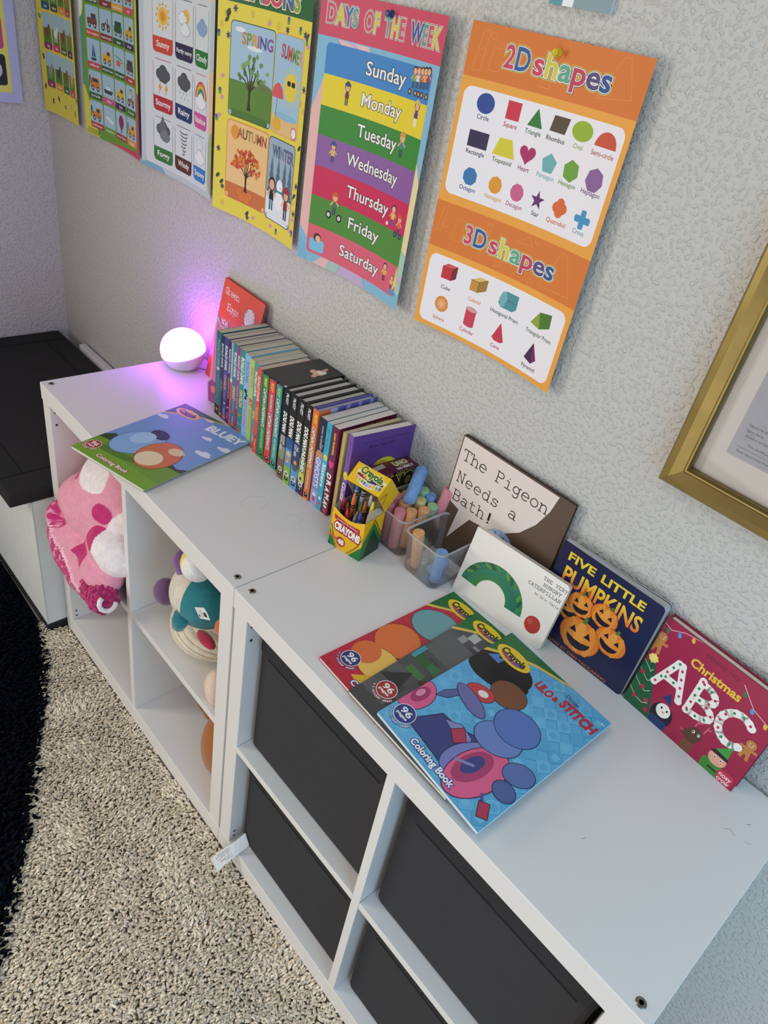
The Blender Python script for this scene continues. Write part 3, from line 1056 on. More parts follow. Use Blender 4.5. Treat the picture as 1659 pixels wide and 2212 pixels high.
A.EO(247, 194, 8, 8, '#f0f0f0', '#cf4a5a', 2)
A.T('SUMMER', 222, 312, 20, None, .03, 72, rot=-4, cols=['#cf4a5a', '#8a3a5a', '#cf5a4a', '#6f9a4a', '#7a9a3a', '#e0a04a'])
card(37, 33, 164, 175, '#f0c68a', '#cf7a3a')
A.E(60, 156, 13, 13, '#e89a3a')
A.R(37, 41, 164, 62, '#cf7440')
A.R(45, 33, 156, 45, '#cf7440')
tree(A, 98, 52, 1.0, '#3a2420', 13, ['#d8622c', '#c84a2a', '#e08a3a', '#b8432a'])
for x, y in ((80, 50), (96, 46), (112, 49), (88, 42), (104, 41)):
    A.EO(x, y, 10, 8, '#e0803a', '#a8541f', .7)
A.T('AUTUMN', 112, 158, 17, None, .03, 92, cols=['#a8622f', '#8a4a2a', '#7a8a3a', '#b89a4a', '#a05a2a', '#a04a4a'])
card(168, 30, 259, 174, '#9fb6c6', '#2a3550')
A.R(168, 38, 259, 80, '#e6ecf0')
A.R(176, 30, 251, 42, '#e6ecf0')
for x, h in ((182, 70), (205, 90), (228, 80), (248, 68)):
    for k in range(4):
        A.P([(x - 13 + k * 2.5, 78 + k * 14), (x + 13 - k * 2.5, 78 + k * 14), (x, 78 + k * 14 + 24)], '#5b7383')
A.E(214, 70, 17, 17, '#f4f6f8')
A.E(214, 96, 11, 12, '#f4f6f8')
A.R(205, 84, 223, 88, '#3f9a9a')
A.P([(214, 95), (222, 94), (214, 93)], '#e07a3a')
person(A, 187, 72, 4.2, '#22262e', '#3a2622', leg='#2a6a7a')
person(A, 240, 66, 4.0, '#8a2f3a', '#2a2020', leg='#24242e', hat='#a8303f')
A.T('WINTER', 218, 153, 19, None, .03, 76, cols=['#5a6a8a', '#4a5a7a', '#7a8aa4', '#5a6a8a', '#8a5a7a', '#5a6a8a'])
poster('seasons_poster', A, 'yellow chart with a green heading and four season pictures', -.7045, -.4185, 1.0985, curl=.014)

# --- weather
A = Art(PW, PH, '#c4ced2')
A.E(262, 400, 40, 50, '#e8cfa0')
A.E(272, 180, 18, 60, '#ecc59a')
A.E(275, 70, 16, 60, '#a8b878')
A.E(40, 0, 45, 14, '#7fb0c0')
A.R(16, 12, 262, 405, '#d9dfe2', 10)
wc = [('Sunny', '#cf4a38', 0, 2), ('Partly sunny', '#33284f', 1, 2), ('Cloudy', '#2f7a3a', 2, 2), ('Stormy', '#b8303c', 0, 1), ('Rainy', '#2a3a6c', 1, 1), ('Rainbow', '#cf5a9a', 2, 1), ('Foggy', '#3a7a38', 0, 0), ('Windy', '#5a3020', 1, 0), ('Snowy', '#3f80c4', 2, 0)]


def cloud(A, x, y, s, c, l=None):
    for dx, dy, r in ((-9, 0, 7), (0, 4, 9), (9, 0, 7), (3, -3, 8), (-4, -3, 7)):
        if l:
            A.E(x + dx * s, y + dy * s, (r + .8) * s, (r * .85 + .8) * s, l, n=14)
    for dx, dy, r in ((-9, 0, 7), (0, 4, 9), (9, 0, 7), (3, -3, 8), (-4, -3, 7)):
        A.E(x + dx * s, y + dy * s, r * s, r * .85 * s, c, n=14)


for t, c, i, j in wc:
    x0, x1 = ((45, 113), (124, 190), (200, 252))[i]
    y0, y1 = ((24, 112), (127, 224), (238, 340))[j]
    A.R(x0 - 1.2, y0 - 1.2, x1 + 1.2, y1 + 1.2, c, 10)
    A.R(x0, y0 + 28, x1, y1, '#dde3e6')
    A.R(x0, y1 - 14, x1, y1, '#dde3e6', 9)
    cx, cy = (x0 + x1) / 2, (y0 + 28 + y1) / 2
    A.T(t, cx, y0 + 15, 11 if len(t) < 8 else 7.5, '#f4f2f0', .02, min(x1 - x0 - 8, 9 * len(t)))
    if t == 'Sunny':
        for k in range(12):
            A.N(cx + 21 * math.cos(k * PI / 6), cy + 21 * math.sin(k * PI / 6), 5, 3, '#eab23c', math.degrees(k * PI / 6))
        A.E(cx, cy, 16, 16, '#f0bf4c')
        A.E(cx, cy, 9, 9, '#e09a2c')
    elif t == 'Partly sunny':
        A.E(cx + 6, cy + 10, 13, 13, '#eebf5a')
        cloud(A, cx - 8, cy + 6, 1, '#eef2f4', '#8a94a4')
        cloud(A, cx + 4, cy - 12, 1.1, '#eef2f4', '#8a94a4')
    elif t == 'Cloudy':
        cloud(A, cx, cy, 1.3, '#93aed0', '#7a94bc')
    elif t in ('Stormy', 'Rainy', 'Foggy'):
        cloud(A, cx, cy + 8, 1.5, '#55585e', '#3a3c42')
        if t == 'Stormy':
            for k in (-10, 12):
                A.P([(cx + k, cy - 6), (cx + k - 7, cy - 20), (cx + k - 2, cy - 19), (cx + k - 6, cy - 32), (cx + k + 6, cy - 14), (cx + k + 1, cy - 15)], '#e8a03a')
        elif t == 'Rainy':
            for k in range(6):
                A.E(cx - 16 + k * 6.5, cy - 12 - (k % 2) * 9, 1.2, 3, '#8a9ab0')
        else:
            A.N(cx - 2, cy + 14, 22, 3, '#6a6c72')
            cloud(A, cx + 6, cy - 4, 1.2, '#7d8086')
    elif t == 'Rainbow':
        for r, c2 in ((24, '#cf4a4a'), (21, '#e0903a'), (18, '#e0cf4a'), (15, '#5a9a5a'), (12, '#4a70b0'), (9, '#dde3e6')):
            A.P(arc(cx, cy - 8, r, r * 1.3, 0, 180, 14), c2)
        cloud(A, cx, cy - 14, 1.3, '#f0f2f6', '#b8c0d0')
    elif t == 'Windy':
        for k in range(7):
            A.L(arc(cx + (k % 2) * 2, cy + 22 - k * 7, 15 - k * 1.9, 3.2, 170, 370, 10), 2.4, '#6a6e74')
    else:
        cloud(A, cx, cy - 12, 1.3, '#eef2f6', '#a4aebc')
        cloud(A, cx - 2, cy + 14, 1.0, '#dfe5ea', '#b4bcc8')
poster('weather_poster', A, 'pale grey weather chart of nine white cards beside the yellow seasons chart', -1.0205, -.717, 1.105, curl=.012)

# --- vehicles
A = Art(PW, PH, '#6f9a33')
A.P([(0, 0), (60, 0), (0, 120)], '#d8cf4a')
for k in range(9):
    A.L([(4 + k * 6, 3), (12 + k * 6, 16)], 1.4, '#3a3a2a')
A.R(0, 110, 10, 260, '#4a9a8a')
A.E(0, 290, 16, 40, '#e4e8e0')
A.R(0, 330, 10, 417, '#d8cf4a')
A.P([(90, 0), (279, 0), (279, 140), (268, 140), (262, 14)], '#cf4a66')
A.R(268, 140, 279, 330, '#d8cf4a')
A.R(266, 330, 279, 417, '#4a9a8a')
vn = [['bulldozer', 'airplane', 'hot air balloon', 'digger'], ['forklift', 'ship', 'bus', 'bicycle'], ['sailboat', 'school bus', 'helicopter', 'train'], ['fire engine', 'motorcycle', 'jeep', 'truck'], ['police car', 'taxi', 'ambulance', 'car'], ['van', 'tractor', 'boat', 'rocket']]
lc = ['#b8303c', '#6f9a33', '#a82f44', '#e09a3a', '#2f5a30', '#cf5a8a', '#4a2a5c', '#2f6a34', '#cf4060', '#2f5a38', '#2a5a34', '#b8303c', '#cf5236', '#8a2a40', '#2f5a44', '#3a2a50', '#3a6a30', '#8a2f3a', '#e0a048', '#cf5060', '#2f5a50', '#b03a50', '#3a4a80', '#a03a4a']
vc = ['#d08a2c', '#e6eaf0', '#8a2f5a', '#e0a62c', '#d8822c', '#3a4450', '#e0b03a', '#c8404a', '#2a3a6a', '#e0a62c', '#cf6a4a', '#5a4a4a', '#7a4a44', '#5a2a2a', '#2f5a34', '#d8a62c', '#3a5a9a', '#e0b03a', '#e8e8e8', '#c8404a', '#8aa0b8', '#3f7a3a', '#4a7ab0', '#c8c8d0']
for j in range(6):
    for i in range(4):
        q = j * 4 + i
        x0, y0 = 24 + i * 60, 20 + j * 66
        A.R(x0, y0, x0 + 55, y0 + 61, '#a8c4d8', 4)
        A.R(x0, y0, x0 + 55, y0 + 13, lc[q])
        A.T(vn[j][i], x0 + 27.5, y0 + 6.5, 5.5, '#f0ece6', .01, min(48, 5 * len(vn[j][i])))
        cx, cy, c = x0 + 27, y0 + 32, vc[q]
        if vn[j][i] == 'airplane':
            A.E(cx, cy, 20, 4.5, c, -15)
            A.P([(cx - 4, cy), (cx + 6, cy + 12), (cx + 6, cy - 2)], '#c8d0da')
            A.P([(cx - 18, cy + 5), (cx - 20, cy + 14), (cx - 10, cy + 3)], '#a8b4c4')
        elif vn[j][i] == 'hot air balloon':
            A.E(cx, cy + 8, 13, 15, c)
            A.P([(cx - 9, cy - 2), (cx + 9, cy - 2), (cx + 3, cy - 10), (cx - 3, cy - 10)], c)
            A.R(cx - 3, cy - 16, cx + 3, cy - 11, '#5a3a20')
        elif vn[j][i] == 'sailboat':
            A.P([(cx - 8, cy - 8), (cx - 2, cy + 24), (cx - 2, cy - 8)], c)
            A.P([(cx, cy - 8), (cx, cy + 20), (cx + 9, cy - 8)], '#3a4a80')
            A.P([(cx - 12, cy - 10), (cx + 12, cy - 10), (cx + 8, cy - 15), (cx - 9, cy - 15)], '#223')
        elif vn[j][i] == 'helicopter':
            A.E(cx - 4, cy - 2, 10, 7, c)
            A.L([(cx, cy), (cx + 20, cy + 2)], 2.5, c)
            A.L([(cx - 20, cy + 12), (cx + 14, cy + 6)], 1.6, '#333')
        elif vn[j][i] in ('ship', 'boat'):
            A.P([(cx - 22, cy - 2), (cx + 22, cy - 2), (cx + 15, cy - 10), (cx - 18, cy - 10)], c)
            A.R(cx - 10, cy - 2, cx + 8, cy + 6, '#d8dde2')
            A.R(cx - 3, cy + 6, cx + 3, cy + 10, '#8a94a0')
        elif vn[j][i] in ('motorcycle', 'bicycle'):
            wheel(A, cx - 12, cy - 6, 8)
            wheel(A, cx + 12, cy - 6, 8)
            A.L([(cx - 12, cy - 6), (cx, cy + 4), (cx + 12, cy - 6), (cx + 8, cy + 12)], 3, c)
            if vn[j][i] == 'bicycle':
                person(A, cx, cy + 8, 1.8, '#d8d8e0', '#2a2020')
        else:
            A.R(cx - 20, cy - 8, cx + 20, cy + 5, c, 3)
            A.R(cx - (16 if q % 3 else 4), cy + 3, cx + 17, cy + 14, c, 3)
            A.R(cx - (12 if q % 3 else 0), cy + 5, cx + 13, cy + 12, '#34404c', 2)
            wheel(A, cx - 11, cy - 9, 6)
            wheel(A, cx + 11, cy - 9, 6)
            if vn[j][i] in ('digger', 'forklift', 'bulldozer'):
                A.L([(cx - 16, cy), (cx - 22, cy + 16), (cx - 26, cy - 8)], 3, '#333')
poster('vehicles_poster', A, 'green chart with rows of small vehicle picture cards', -1.3215, -1.0325, 1.107, curl=.012)

# --- animals
A = Art(PW, PH, '#e6d650')
an = [['cat', 'donkey', 'turtle', 'pig'], ['dog', 'duck', 'rooster', 'owl'], ['cow', 'chicken', 'horse', 'hen'], ['sheep', 'goat', 'rabbit', 'bee']]
ac = ['#8a3a5c', '#e08a3a', '#2f6a34', '#cf4a6a', '#8a3a6a', '#cf4060', '#3a6a2f', '#5a2a4a', '#2a5a8a', '#2f4a2c', '#e0903a', '#b83a4a', '#3a6a3a', '#8a3a5c', '#cf7a3a', '#2f5a6a']
bc = ['#9a9a9e', '#4a4a4e', '#7a5a3a', '#e0a0a4', '#7a4a34', '#eef0ee', '#8a3a4a', '#8a7a6a', '#e8e8e8', '#e8dcc8', '#7a4a2a', '#c87a3a', '#e8e8e8', '#c8b8a0', '#d8d0c8', '#e0b03a']
for j in range(4):
    for i in range(4):
        q = j * 4 + i
        x0, y0 = 30 + i * 58, 62 + j * 88
        A.R(x0, y0, x0 + 52, y0 + 82, ac[q], 6)
        A.R(x0, y0 + 16, x0 + 52, y0 + 50, '#5f8a3a')
        A.R(x0, y0 + 40, x0 + 52, y0 + 82, '#a8cadc', 5)
        A.R(x0, y0 + 34, x0 + 52, y0 + 48, '#5f8a3a')
        A.T(an[j][i], x0 + 26, y0 + 8, 7, '#f2ede4', .015)
        A.E(x0 + 24, y0 + 40, 14, 9, bc[q])
        A.E(x0 + 37, y0 + 50, 7, 7, bc[q])
        for dx in (15, 20, 29, 34):
            A.R(x0 + dx - 1.5, y0 + 22, x0 + dx + 1.5, y0 + 36, bc[q])
for i, (x, y) in enumerate(((16, 60), (18, 130), (14, 220), (16, 300), (60, 30), (100, 40), (150, 28), (200, 36), (240, 26), (268, 60))):
    A.E(x, y, 8, 3.5, ['#4a3a6a', '#3a3a2a', '#4a5a9a', '#d8a0a4'][i % 4], 40 + i * 50)
    A.E(x, y, 8, 3, ['#3a2f5a', '#33332a', '#6f9a4a', '#d8a0a4'][i % 4], 100 + i * 50)
poster('animals_poster', A, 'yellow chart of small animal picture cards nearest the wall corner', -1.5875, -1.370, 1.107, curl=.010)

# --- sheet round the corner on the left wall
A = Art(PW, PH, '#b9bde0')
A.R(24, 24, 255, 393, '#e4dc6a', 8)
for j, c in enumerate(('#2a2a2e', '#cf4a86', '#2a3060', '#cf5a4a')):
    for i in range(3):
        c2 = c if i == 2 else ('#4a7a9a', '#7a5a9a')[i]
        A.R(34 + i * 74, 40 + j * 84, 98 + i * 74, 112 + j * 84, c2, 8)
        A.E(66 + i * 74, 76 + j * 84, 22, 22, '#c8c8cc' if j == 0 else '#e8d0c0')
        A.R(52 + i * 74, 60 + j * 84, 80 + i * 74, 66 + j * 84, '#333')
A.R(255, 300, 279, 417, '#8a3a8a')
poster('cards_poster', A, 'lavender bordered chart of coloured cards on the left wall', -.349, -.070, 1.117, curl=.006, wall='left')


def pin(x, z, y, col, label):
    b = MB()
    M = Matrix.Translation((x, y, z)) @ Matrix.Rotation(PI / 2, 4, 'X') @ Matrix.Rotation(.18, 4, 'Y')
    b.lathe([(0, 0), (.0052, 0), (.0052, .0012), (.0026, .0022), (.0022, .0085), (.0042, .0100), (.0044, .0112), (.003, .0118), (0, .0118)], 18, C(col), M)
    tag(b.build('push_pin', M_PLASTIC, smooth=True), label, 'push pin', 'push pins holding the posters')


pin(.0655, 1.4985, -.0042, '#d8b81e', 'yellow push pin holding up the orange shapes chart')
pin(-.2475, 1.4990, -.0044, '#24366e', 'navy blue push pin holding up the weekday chart')

b = MB()
A = Art(90, 60, '#d9dee0')
A.R(0, 0, 20, 60, '#4a8f98')
A.R(20, 0, 36, 60, '#eceff0')
A.R(36, 0, 90, 60, '#7f98a0')  # grey part is painted as the shadow beside the plaque
A.emit(b, frame((.033, -.0062, 1.5455), (1, 0, 0), (0, 0, 1)))
b.box(.033, .123, -.006, -.0002, 1.5455, 1.6055, C('#c9d2d5'))
tag(b.build('wall_plaque', M_PRINT), 'teal and white plaque just cut off at the top edge above the shapes chart', 'sign')

# ------------------------------------------------------------------ gold picture frame
pf = thing('framed_certificate', 'gold framed certificate with a white mat at the right edge', 'picture frame', (.62, -.01, 1.069))
fx0, fx1, fz0, fz1, fw = .4085, .862, 1.069, 1.43, .031
prof = [(0, 0), (0, .017), (.0035, .0205), (.012, .0215), (fw - .006, .017), (fw - .004, .018), (fw - .0018, .018), (fw, .0125), (fw, .004)]
b = MB()
cor = [(fx0, fz0, 1, 1), (fx1, fz0, -1, 1), (fx1, fz1, -1, -1), (fx0, fz1, 1, -1)]
rows = [[(x + sx * d, -.001 - y, z + sz * d) for d, y in prof] for x, z, sx, sz in cor]
b.grid(rows + [rows[0]], C('#9c8650'))
b.build('frame_moulding', M_GOLD, pf)
b = MB()
b.box(fx0 + .02, fx1 - .02, -.006, -.002, fz0 + .02, fz1 - .02, C('#e9e4e0'))
b.build('mat_board', M_PRINT, pf)
A = Art(300, 190, '#b4b7c6')
for i in range(60):
    A.E(rnd.uniform(5, 295), rnd.uniform(5, 185), rnd.uniform(4, 14), rnd.uniform(2, 7), rnd.choice(['#aeb2c2', '#b9bcca', '#a9adbe']), rnd.uniform(0, 180), 10)
for t, x, y in (('Signature of', 30, 44), ('Signer Name', 30, 37), ('Division of Education', 32, 30), ('This certificate is not transferable', 38, 20), ('Equal Opportunity Employer', 30, 9)):
    w = len(t) * 1.9
    A.T(t, x + w / 2 - 20, y, 2.9, '#30323c', .01, w)
A.L([(8, 14), (292, 14)], .5, '#30323c')
for k in range(4):
    A.R(36, 66 + k * 5, 150, 68.5 + k * 5, '#3a3c46')
b = MB()
A.emit(b, frame((.467, -.0063, 1.139), (1, 0, 0), (0, 0, 1)))
b.build('certificate', M_PRINT, pf)
b = MB()
b.box(fx0 + .027, fx1 - .027, -.0095, -.008, fz0 + .027, fz1 - .027, C('#ffffff'))
b.build('glass_pane', M_GLASS, pf)

# ------------------------------------------------------------------ books


def book(name, label, cat, o, eu, ev, w, h, t, front=None, spine=None, cover='#888', page='#d8d0c4', hard=False, group=None, back=None, pinset=None):
    """closed book in millimetres: o = lower spine corner of the front cover, eu across it, ev up it"""
    fn = frame(o, eu, ev)
    T = thing(name, label, cat, fn(w / 2, 0, -t * .0005), group)
    c = C(cover)
    ct = 2.2 if hard else .28
    b = MB()

    def blk(u0, u1, v0, v1, d0, d1, col, mb):
        p = [fn(u, v, -d * .001) for d in (d1, d0) for v in (v0, v1) for u in (u0, u1)]
        n = len(mb.v)
        mb.v += p
        for f in ((0, 2, 3, 1), (4, 5, 7, 6), (0, 1, 5, 4), (2, 6, 7, 3), (0, 4, 6, 2), (1, 3, 7, 5)):
            mb.f.append([n + i for i in f])
            mb.c.append(col)
            mb.m.append(0)
    blk(0, w, 0, h, 0, ct, c, b)
    blk(0, w, 0, h, t - ct, t, C(back) if back else c, b)
    blk(0, ct, 0, h, ct, t - ct, c, b)
    if front:
        front.emit(b, fn)
    if spine:
        o2, u2, e2 = fn(0, h, -t * .001), -Vector(ev).normalized(), Vector(eu).normalized().cross(Vector(ev).normalized())
        spine.emit(b, frame(o2, u2, e2))
    b.build('cover', M_GLOSS, T)
    p = MB()
    i = pinset if pinset is not None else (3.2 if hard else .5)
    blk(ct + .1, w - i, i, h - i, ct + .05, t - ct - .05, C(page), p)
    p.build('page_block', M_PAGE, T)
    return T


# --- the row of upright books, spines to the room
GR = 'books in the upright row on the shelf top'
Yf = [(-.50, -.1235), (-.42, -.1255), (-.345, -.131), (-.30, -.146), (-.245, -.150), (-.15, -.148), (-.08, -.141)]


def yfront(x):
    for (a, b_), (c, d) in zip(Yf, Yf[1:]):
        if x <= c:
            return b_ + (d - b_) * (x - a) / (c - a)
    return -.141


def spine_art(t, h, bg, parts):
    A = Art(h, t, bg)
    for q in parts:
        k, *r = q
        if k == 'T':
            s, cx, wd, hh, col, kw = r[0], r[1], r[2], r[3], r[4], (r[5] if len(r) > 5 else {})
            A.T(s, cx * h, t * kw.pop('y', .5), t * hh, col, kw.pop('bold', .02), wd * h, **kw)
        elif k == 'R':
            A.R(r[0] * h, r[2] * t if len(r) > 3 else 0, r[1] * h, r[3] * t if len(r) > 3 else t, r[-1])
        elif k == 'E':
            A.E(r[0] * h, r[1] * t, r[2] * t, r[3] * t, r[4])
    return A


P1 = lambda c='#e8e4dc', o=None: ('T', 'ROALD DAHL', .235, .29, .5, c, {'shear': .15, 'bold': .03, 'out': o})
PEN = ('E', .955, .5, .26, .34, '#d8683a')
row = [
    # x0, x1, height, name-line, parts, cover, label
    (-.4985, -.4815, 189, '#1f6f7a', [('T', 'ROALD DAHL', .27, .36, .45, '#7fb4b8', {'shear': .15}), ('E', .43, .5, .2, .3, '#d8d4c8'), ('T', 'FANTASTIC', .66, .3, .4, '#3f8a92'), ('R', .87, 1, '#101418'), ('R', .858, .862, '#8ab8bc'), ('E', .93, .5, .2, .26, '#d8683a')], '#1f6f7a', 'dark teal paperback with a black foot at the lamp end of the book row'),
    (-.4805, -.4690, 187, '#24284e', [P1('#e4e2dc'), ('T', 'ESIO TROT', .6, .12, .4, '#c8a860'), ('R', .52, 1, 0, .45, '#4f6a34'), PEN], '#24284e', 'thin navy paperback between the dark teal one and the indigo one'),
    (-.4680, -.4525, 188, '#3c4590', [P1('#f2f0ea'), ('T', 'CHARLIE', .52, .17, .5, '#d8b070', {'shear': .1}), ('T', 'AND THE GLASS', .66, .14, .3, '#9aa0c0'), ('E', .78, .5, .15, .2, '#c8ccd8'), ('T', 'PUFFIN', .88, .08, .2, '#d8d8e0'), PEN], '#3c4590', 'indigo paperback third from the lamp end of the book row'),
    (-.4515, -.4420, 187, '#5a1c3c', [P1('#f0e8e0'), ('T', 'FANTASTIC MR FOX', .56, .26, .45, '#e0a840'), ('E', .80, .5, .18, .3, '#d8d0d0'), ('T', 'PUFFIN', .9, .08, .3, '#d8c0c8')], '#5a1c3c', 'thin maroon paperback beside the indigo one'),
    (-.4412, -.4338, 187, '#7fb0d0', [('T', 'ROALD DAHL', .2, .26, .4, '#d0e0ea'), ('R', .46, 1, '#d84a8a'), ('E', .44, .5, .5, .5, '#e8e4d8')], '#6aa0c4', 'very thin paperback, light blue above and pink below'),
    (-.4330, -.4180, 189, '#23808a', [P1('#f2f0e6'), ('T', 'DANNY', .57, .16, .6, '#e6cf58', {'bold': .03}), ('T', 'THE CHAMPION', .71, .14, .3, '#8cc0c0'), ('E', .80, .5, .2, .24, '#c85a3a'), ('T', 'PUFFIN', .89, .07, .22, '#d8e4e4'), PEN], '#23808a', 'teal paperback with a yellow title, between thin pink spines'),
    (-.4170, -.4065, 188, '#b02a78', [P1('#f4e4ee'), ('T', 'GEORGES MEDICINE', .58, .28, .36, '#e6b0d0'), ('E', .8, .5, .3, .4, '#3f6a4a'), PEN], '#b02a78', 'thin magenta paperback in the upright row'),
    (-.4055, -.3875, 190, '#2f8f86', [('T', 'ROALD DAHL', .24, .31, .55, '#f4f2e8', {'shear': .15, 'bold': .035}), ('T', 'MATILDA', .565, .21, .5, '#e8d860', {'bold': .035}), ('E', .76, .4, .2, .3, '#c87a4a'), ('R', .87, .874, '#c8e0da'), PEN], '#2f8f86', 'sea green paperback with white and yellow lettering'),
    (-.3865, -.3680, 189, '#8cbbe4', [('T', 'ROALD DAHL', .2, .24, .5, '#4f6aa8', {'shear': .15}), ('E', .42, .4, .25, .3, '#2a2a34'), ('E', .46, .6, .2, .2, '#2a2a34'), ('E', .5, .45, .2, .25, '#2a2a34'), ('T', 'BOY Tales of Childhood', .7, .3, .5, '#d86a8a')], '#8cbbe4', 'pale sky blue paperback with a small dark figure on its spine'),
    (-.3665, -.3500, 186, '#b8cc62', [('T', 'ROALD DAHL', .2, .24, .5, '#dd6a3a', {'shear': .15}), ('T', 'BOY', .5, .1, .7, '#d8452c', {'bold': .04}), ('T', 'TALES OF CHILDHOOD', .7, .26, .45, '#dd7a3a')], '#b8cc62', 'lime green paperback with orange lettering'),
    (-.3490, -.3310, 187, '#4f9c98', [P1('#f0f0ea'), ('T', 'THE', .53, .04, .3, '#d8d4b0', {'y': .7}), ('T', 'BFG', .6, .1, .55, '#e2cf7a', {'shear': .2}), ('E', .78, .5, .18, .25, '#d86a5a'), ('T', 'PUFFIN', .88, .07, .2, '#d0e4e0'), PEN], '#4f9c98', 'grey teal paperback between the lime green and the red one'),
    (-.3300, -.3165, 186, '#de5546', [P1('#f4e0d4'), ('R', .42, .62, '#e2683e'), ('T', 'ESIO', .52, .14, .5, '#f0a050'), ('E', .8, .5, .2, .25, '#7a3a3a'), ('T', 'PUFFIN', .88, .07, .2, '#f0d0c8'), PEN], '#de5546', 'red orange paperback beside the boxed set'),
]
for x0, x1, h, bg, parts, cov, lab in row:
    t = (x1 - x0) * 1000
    y = yfront((x0 + x1) / 2)
    dp = min(116, -y * 1000 - 4)
    book('paperback', lab, 'book', (x1, y, H + .0002), (0, 1, 0), (0, 0, 1), dp, h, t, None, spine_art(t, h, bg, parts), cov, '#c9bfae', group=GR)

# boxed set: dark slipcase open at the front with three paperbacks inside
sx0, sx1 = -.3135, -.2345
sy = -.139
bs = thing('slipcase', 'black topped cardboard slipcase holding three comic paperbacks in the book row', 'slipcase', ((sx0 + sx1) / 2, -.07, H))
b = MB()
b.box(sx0, sx1, sy, -.003, H + .1855, H + .1875, C('#1e1a20'))
b.box(sx0, sx0 + .0018, sy, -.003, H + .002, H + .1855, C('#3f9a94'))
b.box(sx1 - .0018, sx1, sy, -.003, H + .002, H + .1855, C('#16161c'))
b.box(sx1 - .0018, sx1 + .0002, sy, -.08, H + .03, H + .145, C('#1f6390'))
b.box(sx0, sx1, sy, -.003, H + .0002, H + .002, C('#4a9a4c'))
b.box(sx0 + .0018, sx1 - .0018, -.005, -.003, H + .002, H + .1855, C('#1e1a20'))
b.box(sx1 - .009, sx1 - .0035, sy - .001, sy + .003, H + .1875, H + .1885, C('#d8d2cc'))
A = Art(60, 36, '#1e1a20')
A.E(30, 18, 13, 11, '#e8b49c')
A.E(36, 16, 10, 8, '#efe6de')
A.E(14, 12, 8, 5, '#e0a890', 20)
A.E(24, 29, 8, 5, '#e8b49c', 30)
A.E(48, 22, 10, 4, '#dca48c', 15)
A.emit(b, frame((sx1 - .010, -.075, H + .1875), (0, 1, 0), (-1, 0, 0)))
b.build('case', M_GLOSS, bs)
cap3 = [(sx0 + .0028, sx0 + .0205, '#3f8f42', '#efe04a', 'ATTACK OF THE TALKING', '#2f7a34'), (sx0 + .0235, sx0 + .0430, '#d8404a', '#f0c83a', 'ADVENTURES', '#c02f3c'), (sx0 + .0460, sx0 + .0640, '#3f9a94', '#c8dc4a', 'AND THE PERILOUS PLOT', '#2f7f80')]
for i, (x0, x1, bg, yc, sub, cov) in enumerate(cap3):
    t = (x1 - x0) * 1000
    A = Art(179, t, bg)
    A.T('PILKEY', 15, t / 2, t * .42, yc, .03, 19, shear=.15)
    if i == 1:
        A.T('THE ADVENTURES OF', 47, t / 2, t * .36, '#f4efe6', .02, 36, shear=.1, out=[(.05, '#1a1a1a')])
        A.T('CAPTAIN UNDERPANTS', 110, t / 2, t * .50, '#f6f2ea', .03, 82, shear=.1, out=[(.07, '#1a1a1a')])
    else:
        A.T('CAPTAIN UNDERPANTS', 69, t / 2, t * .50, '#f6f2ea', .03, 82, shear=.1, out=[(.07, '#1a1a1a')])
        A.T(sub, 137, t / 2, t * .34, '#d8e8d8', .01, 44)
    A.R(167, t * .2, 176, t * .8, '#16161a')
    A.R(169, t * .4, 171, t * .6, '#e8e8e8')
    book('paperback', ['green spined paperback in the black topped slipcase', 'red spined paperback in the black topped slipcase', 'teal spined paperback in the black topped slipcase'][i], 'book', (x1, sy + .001, H + .0023), (0, 1, 0), (0, 0, 1), 118, 179, t, None, A, cov, '#cfc8bc', group='paperbacks inside the slipcase')

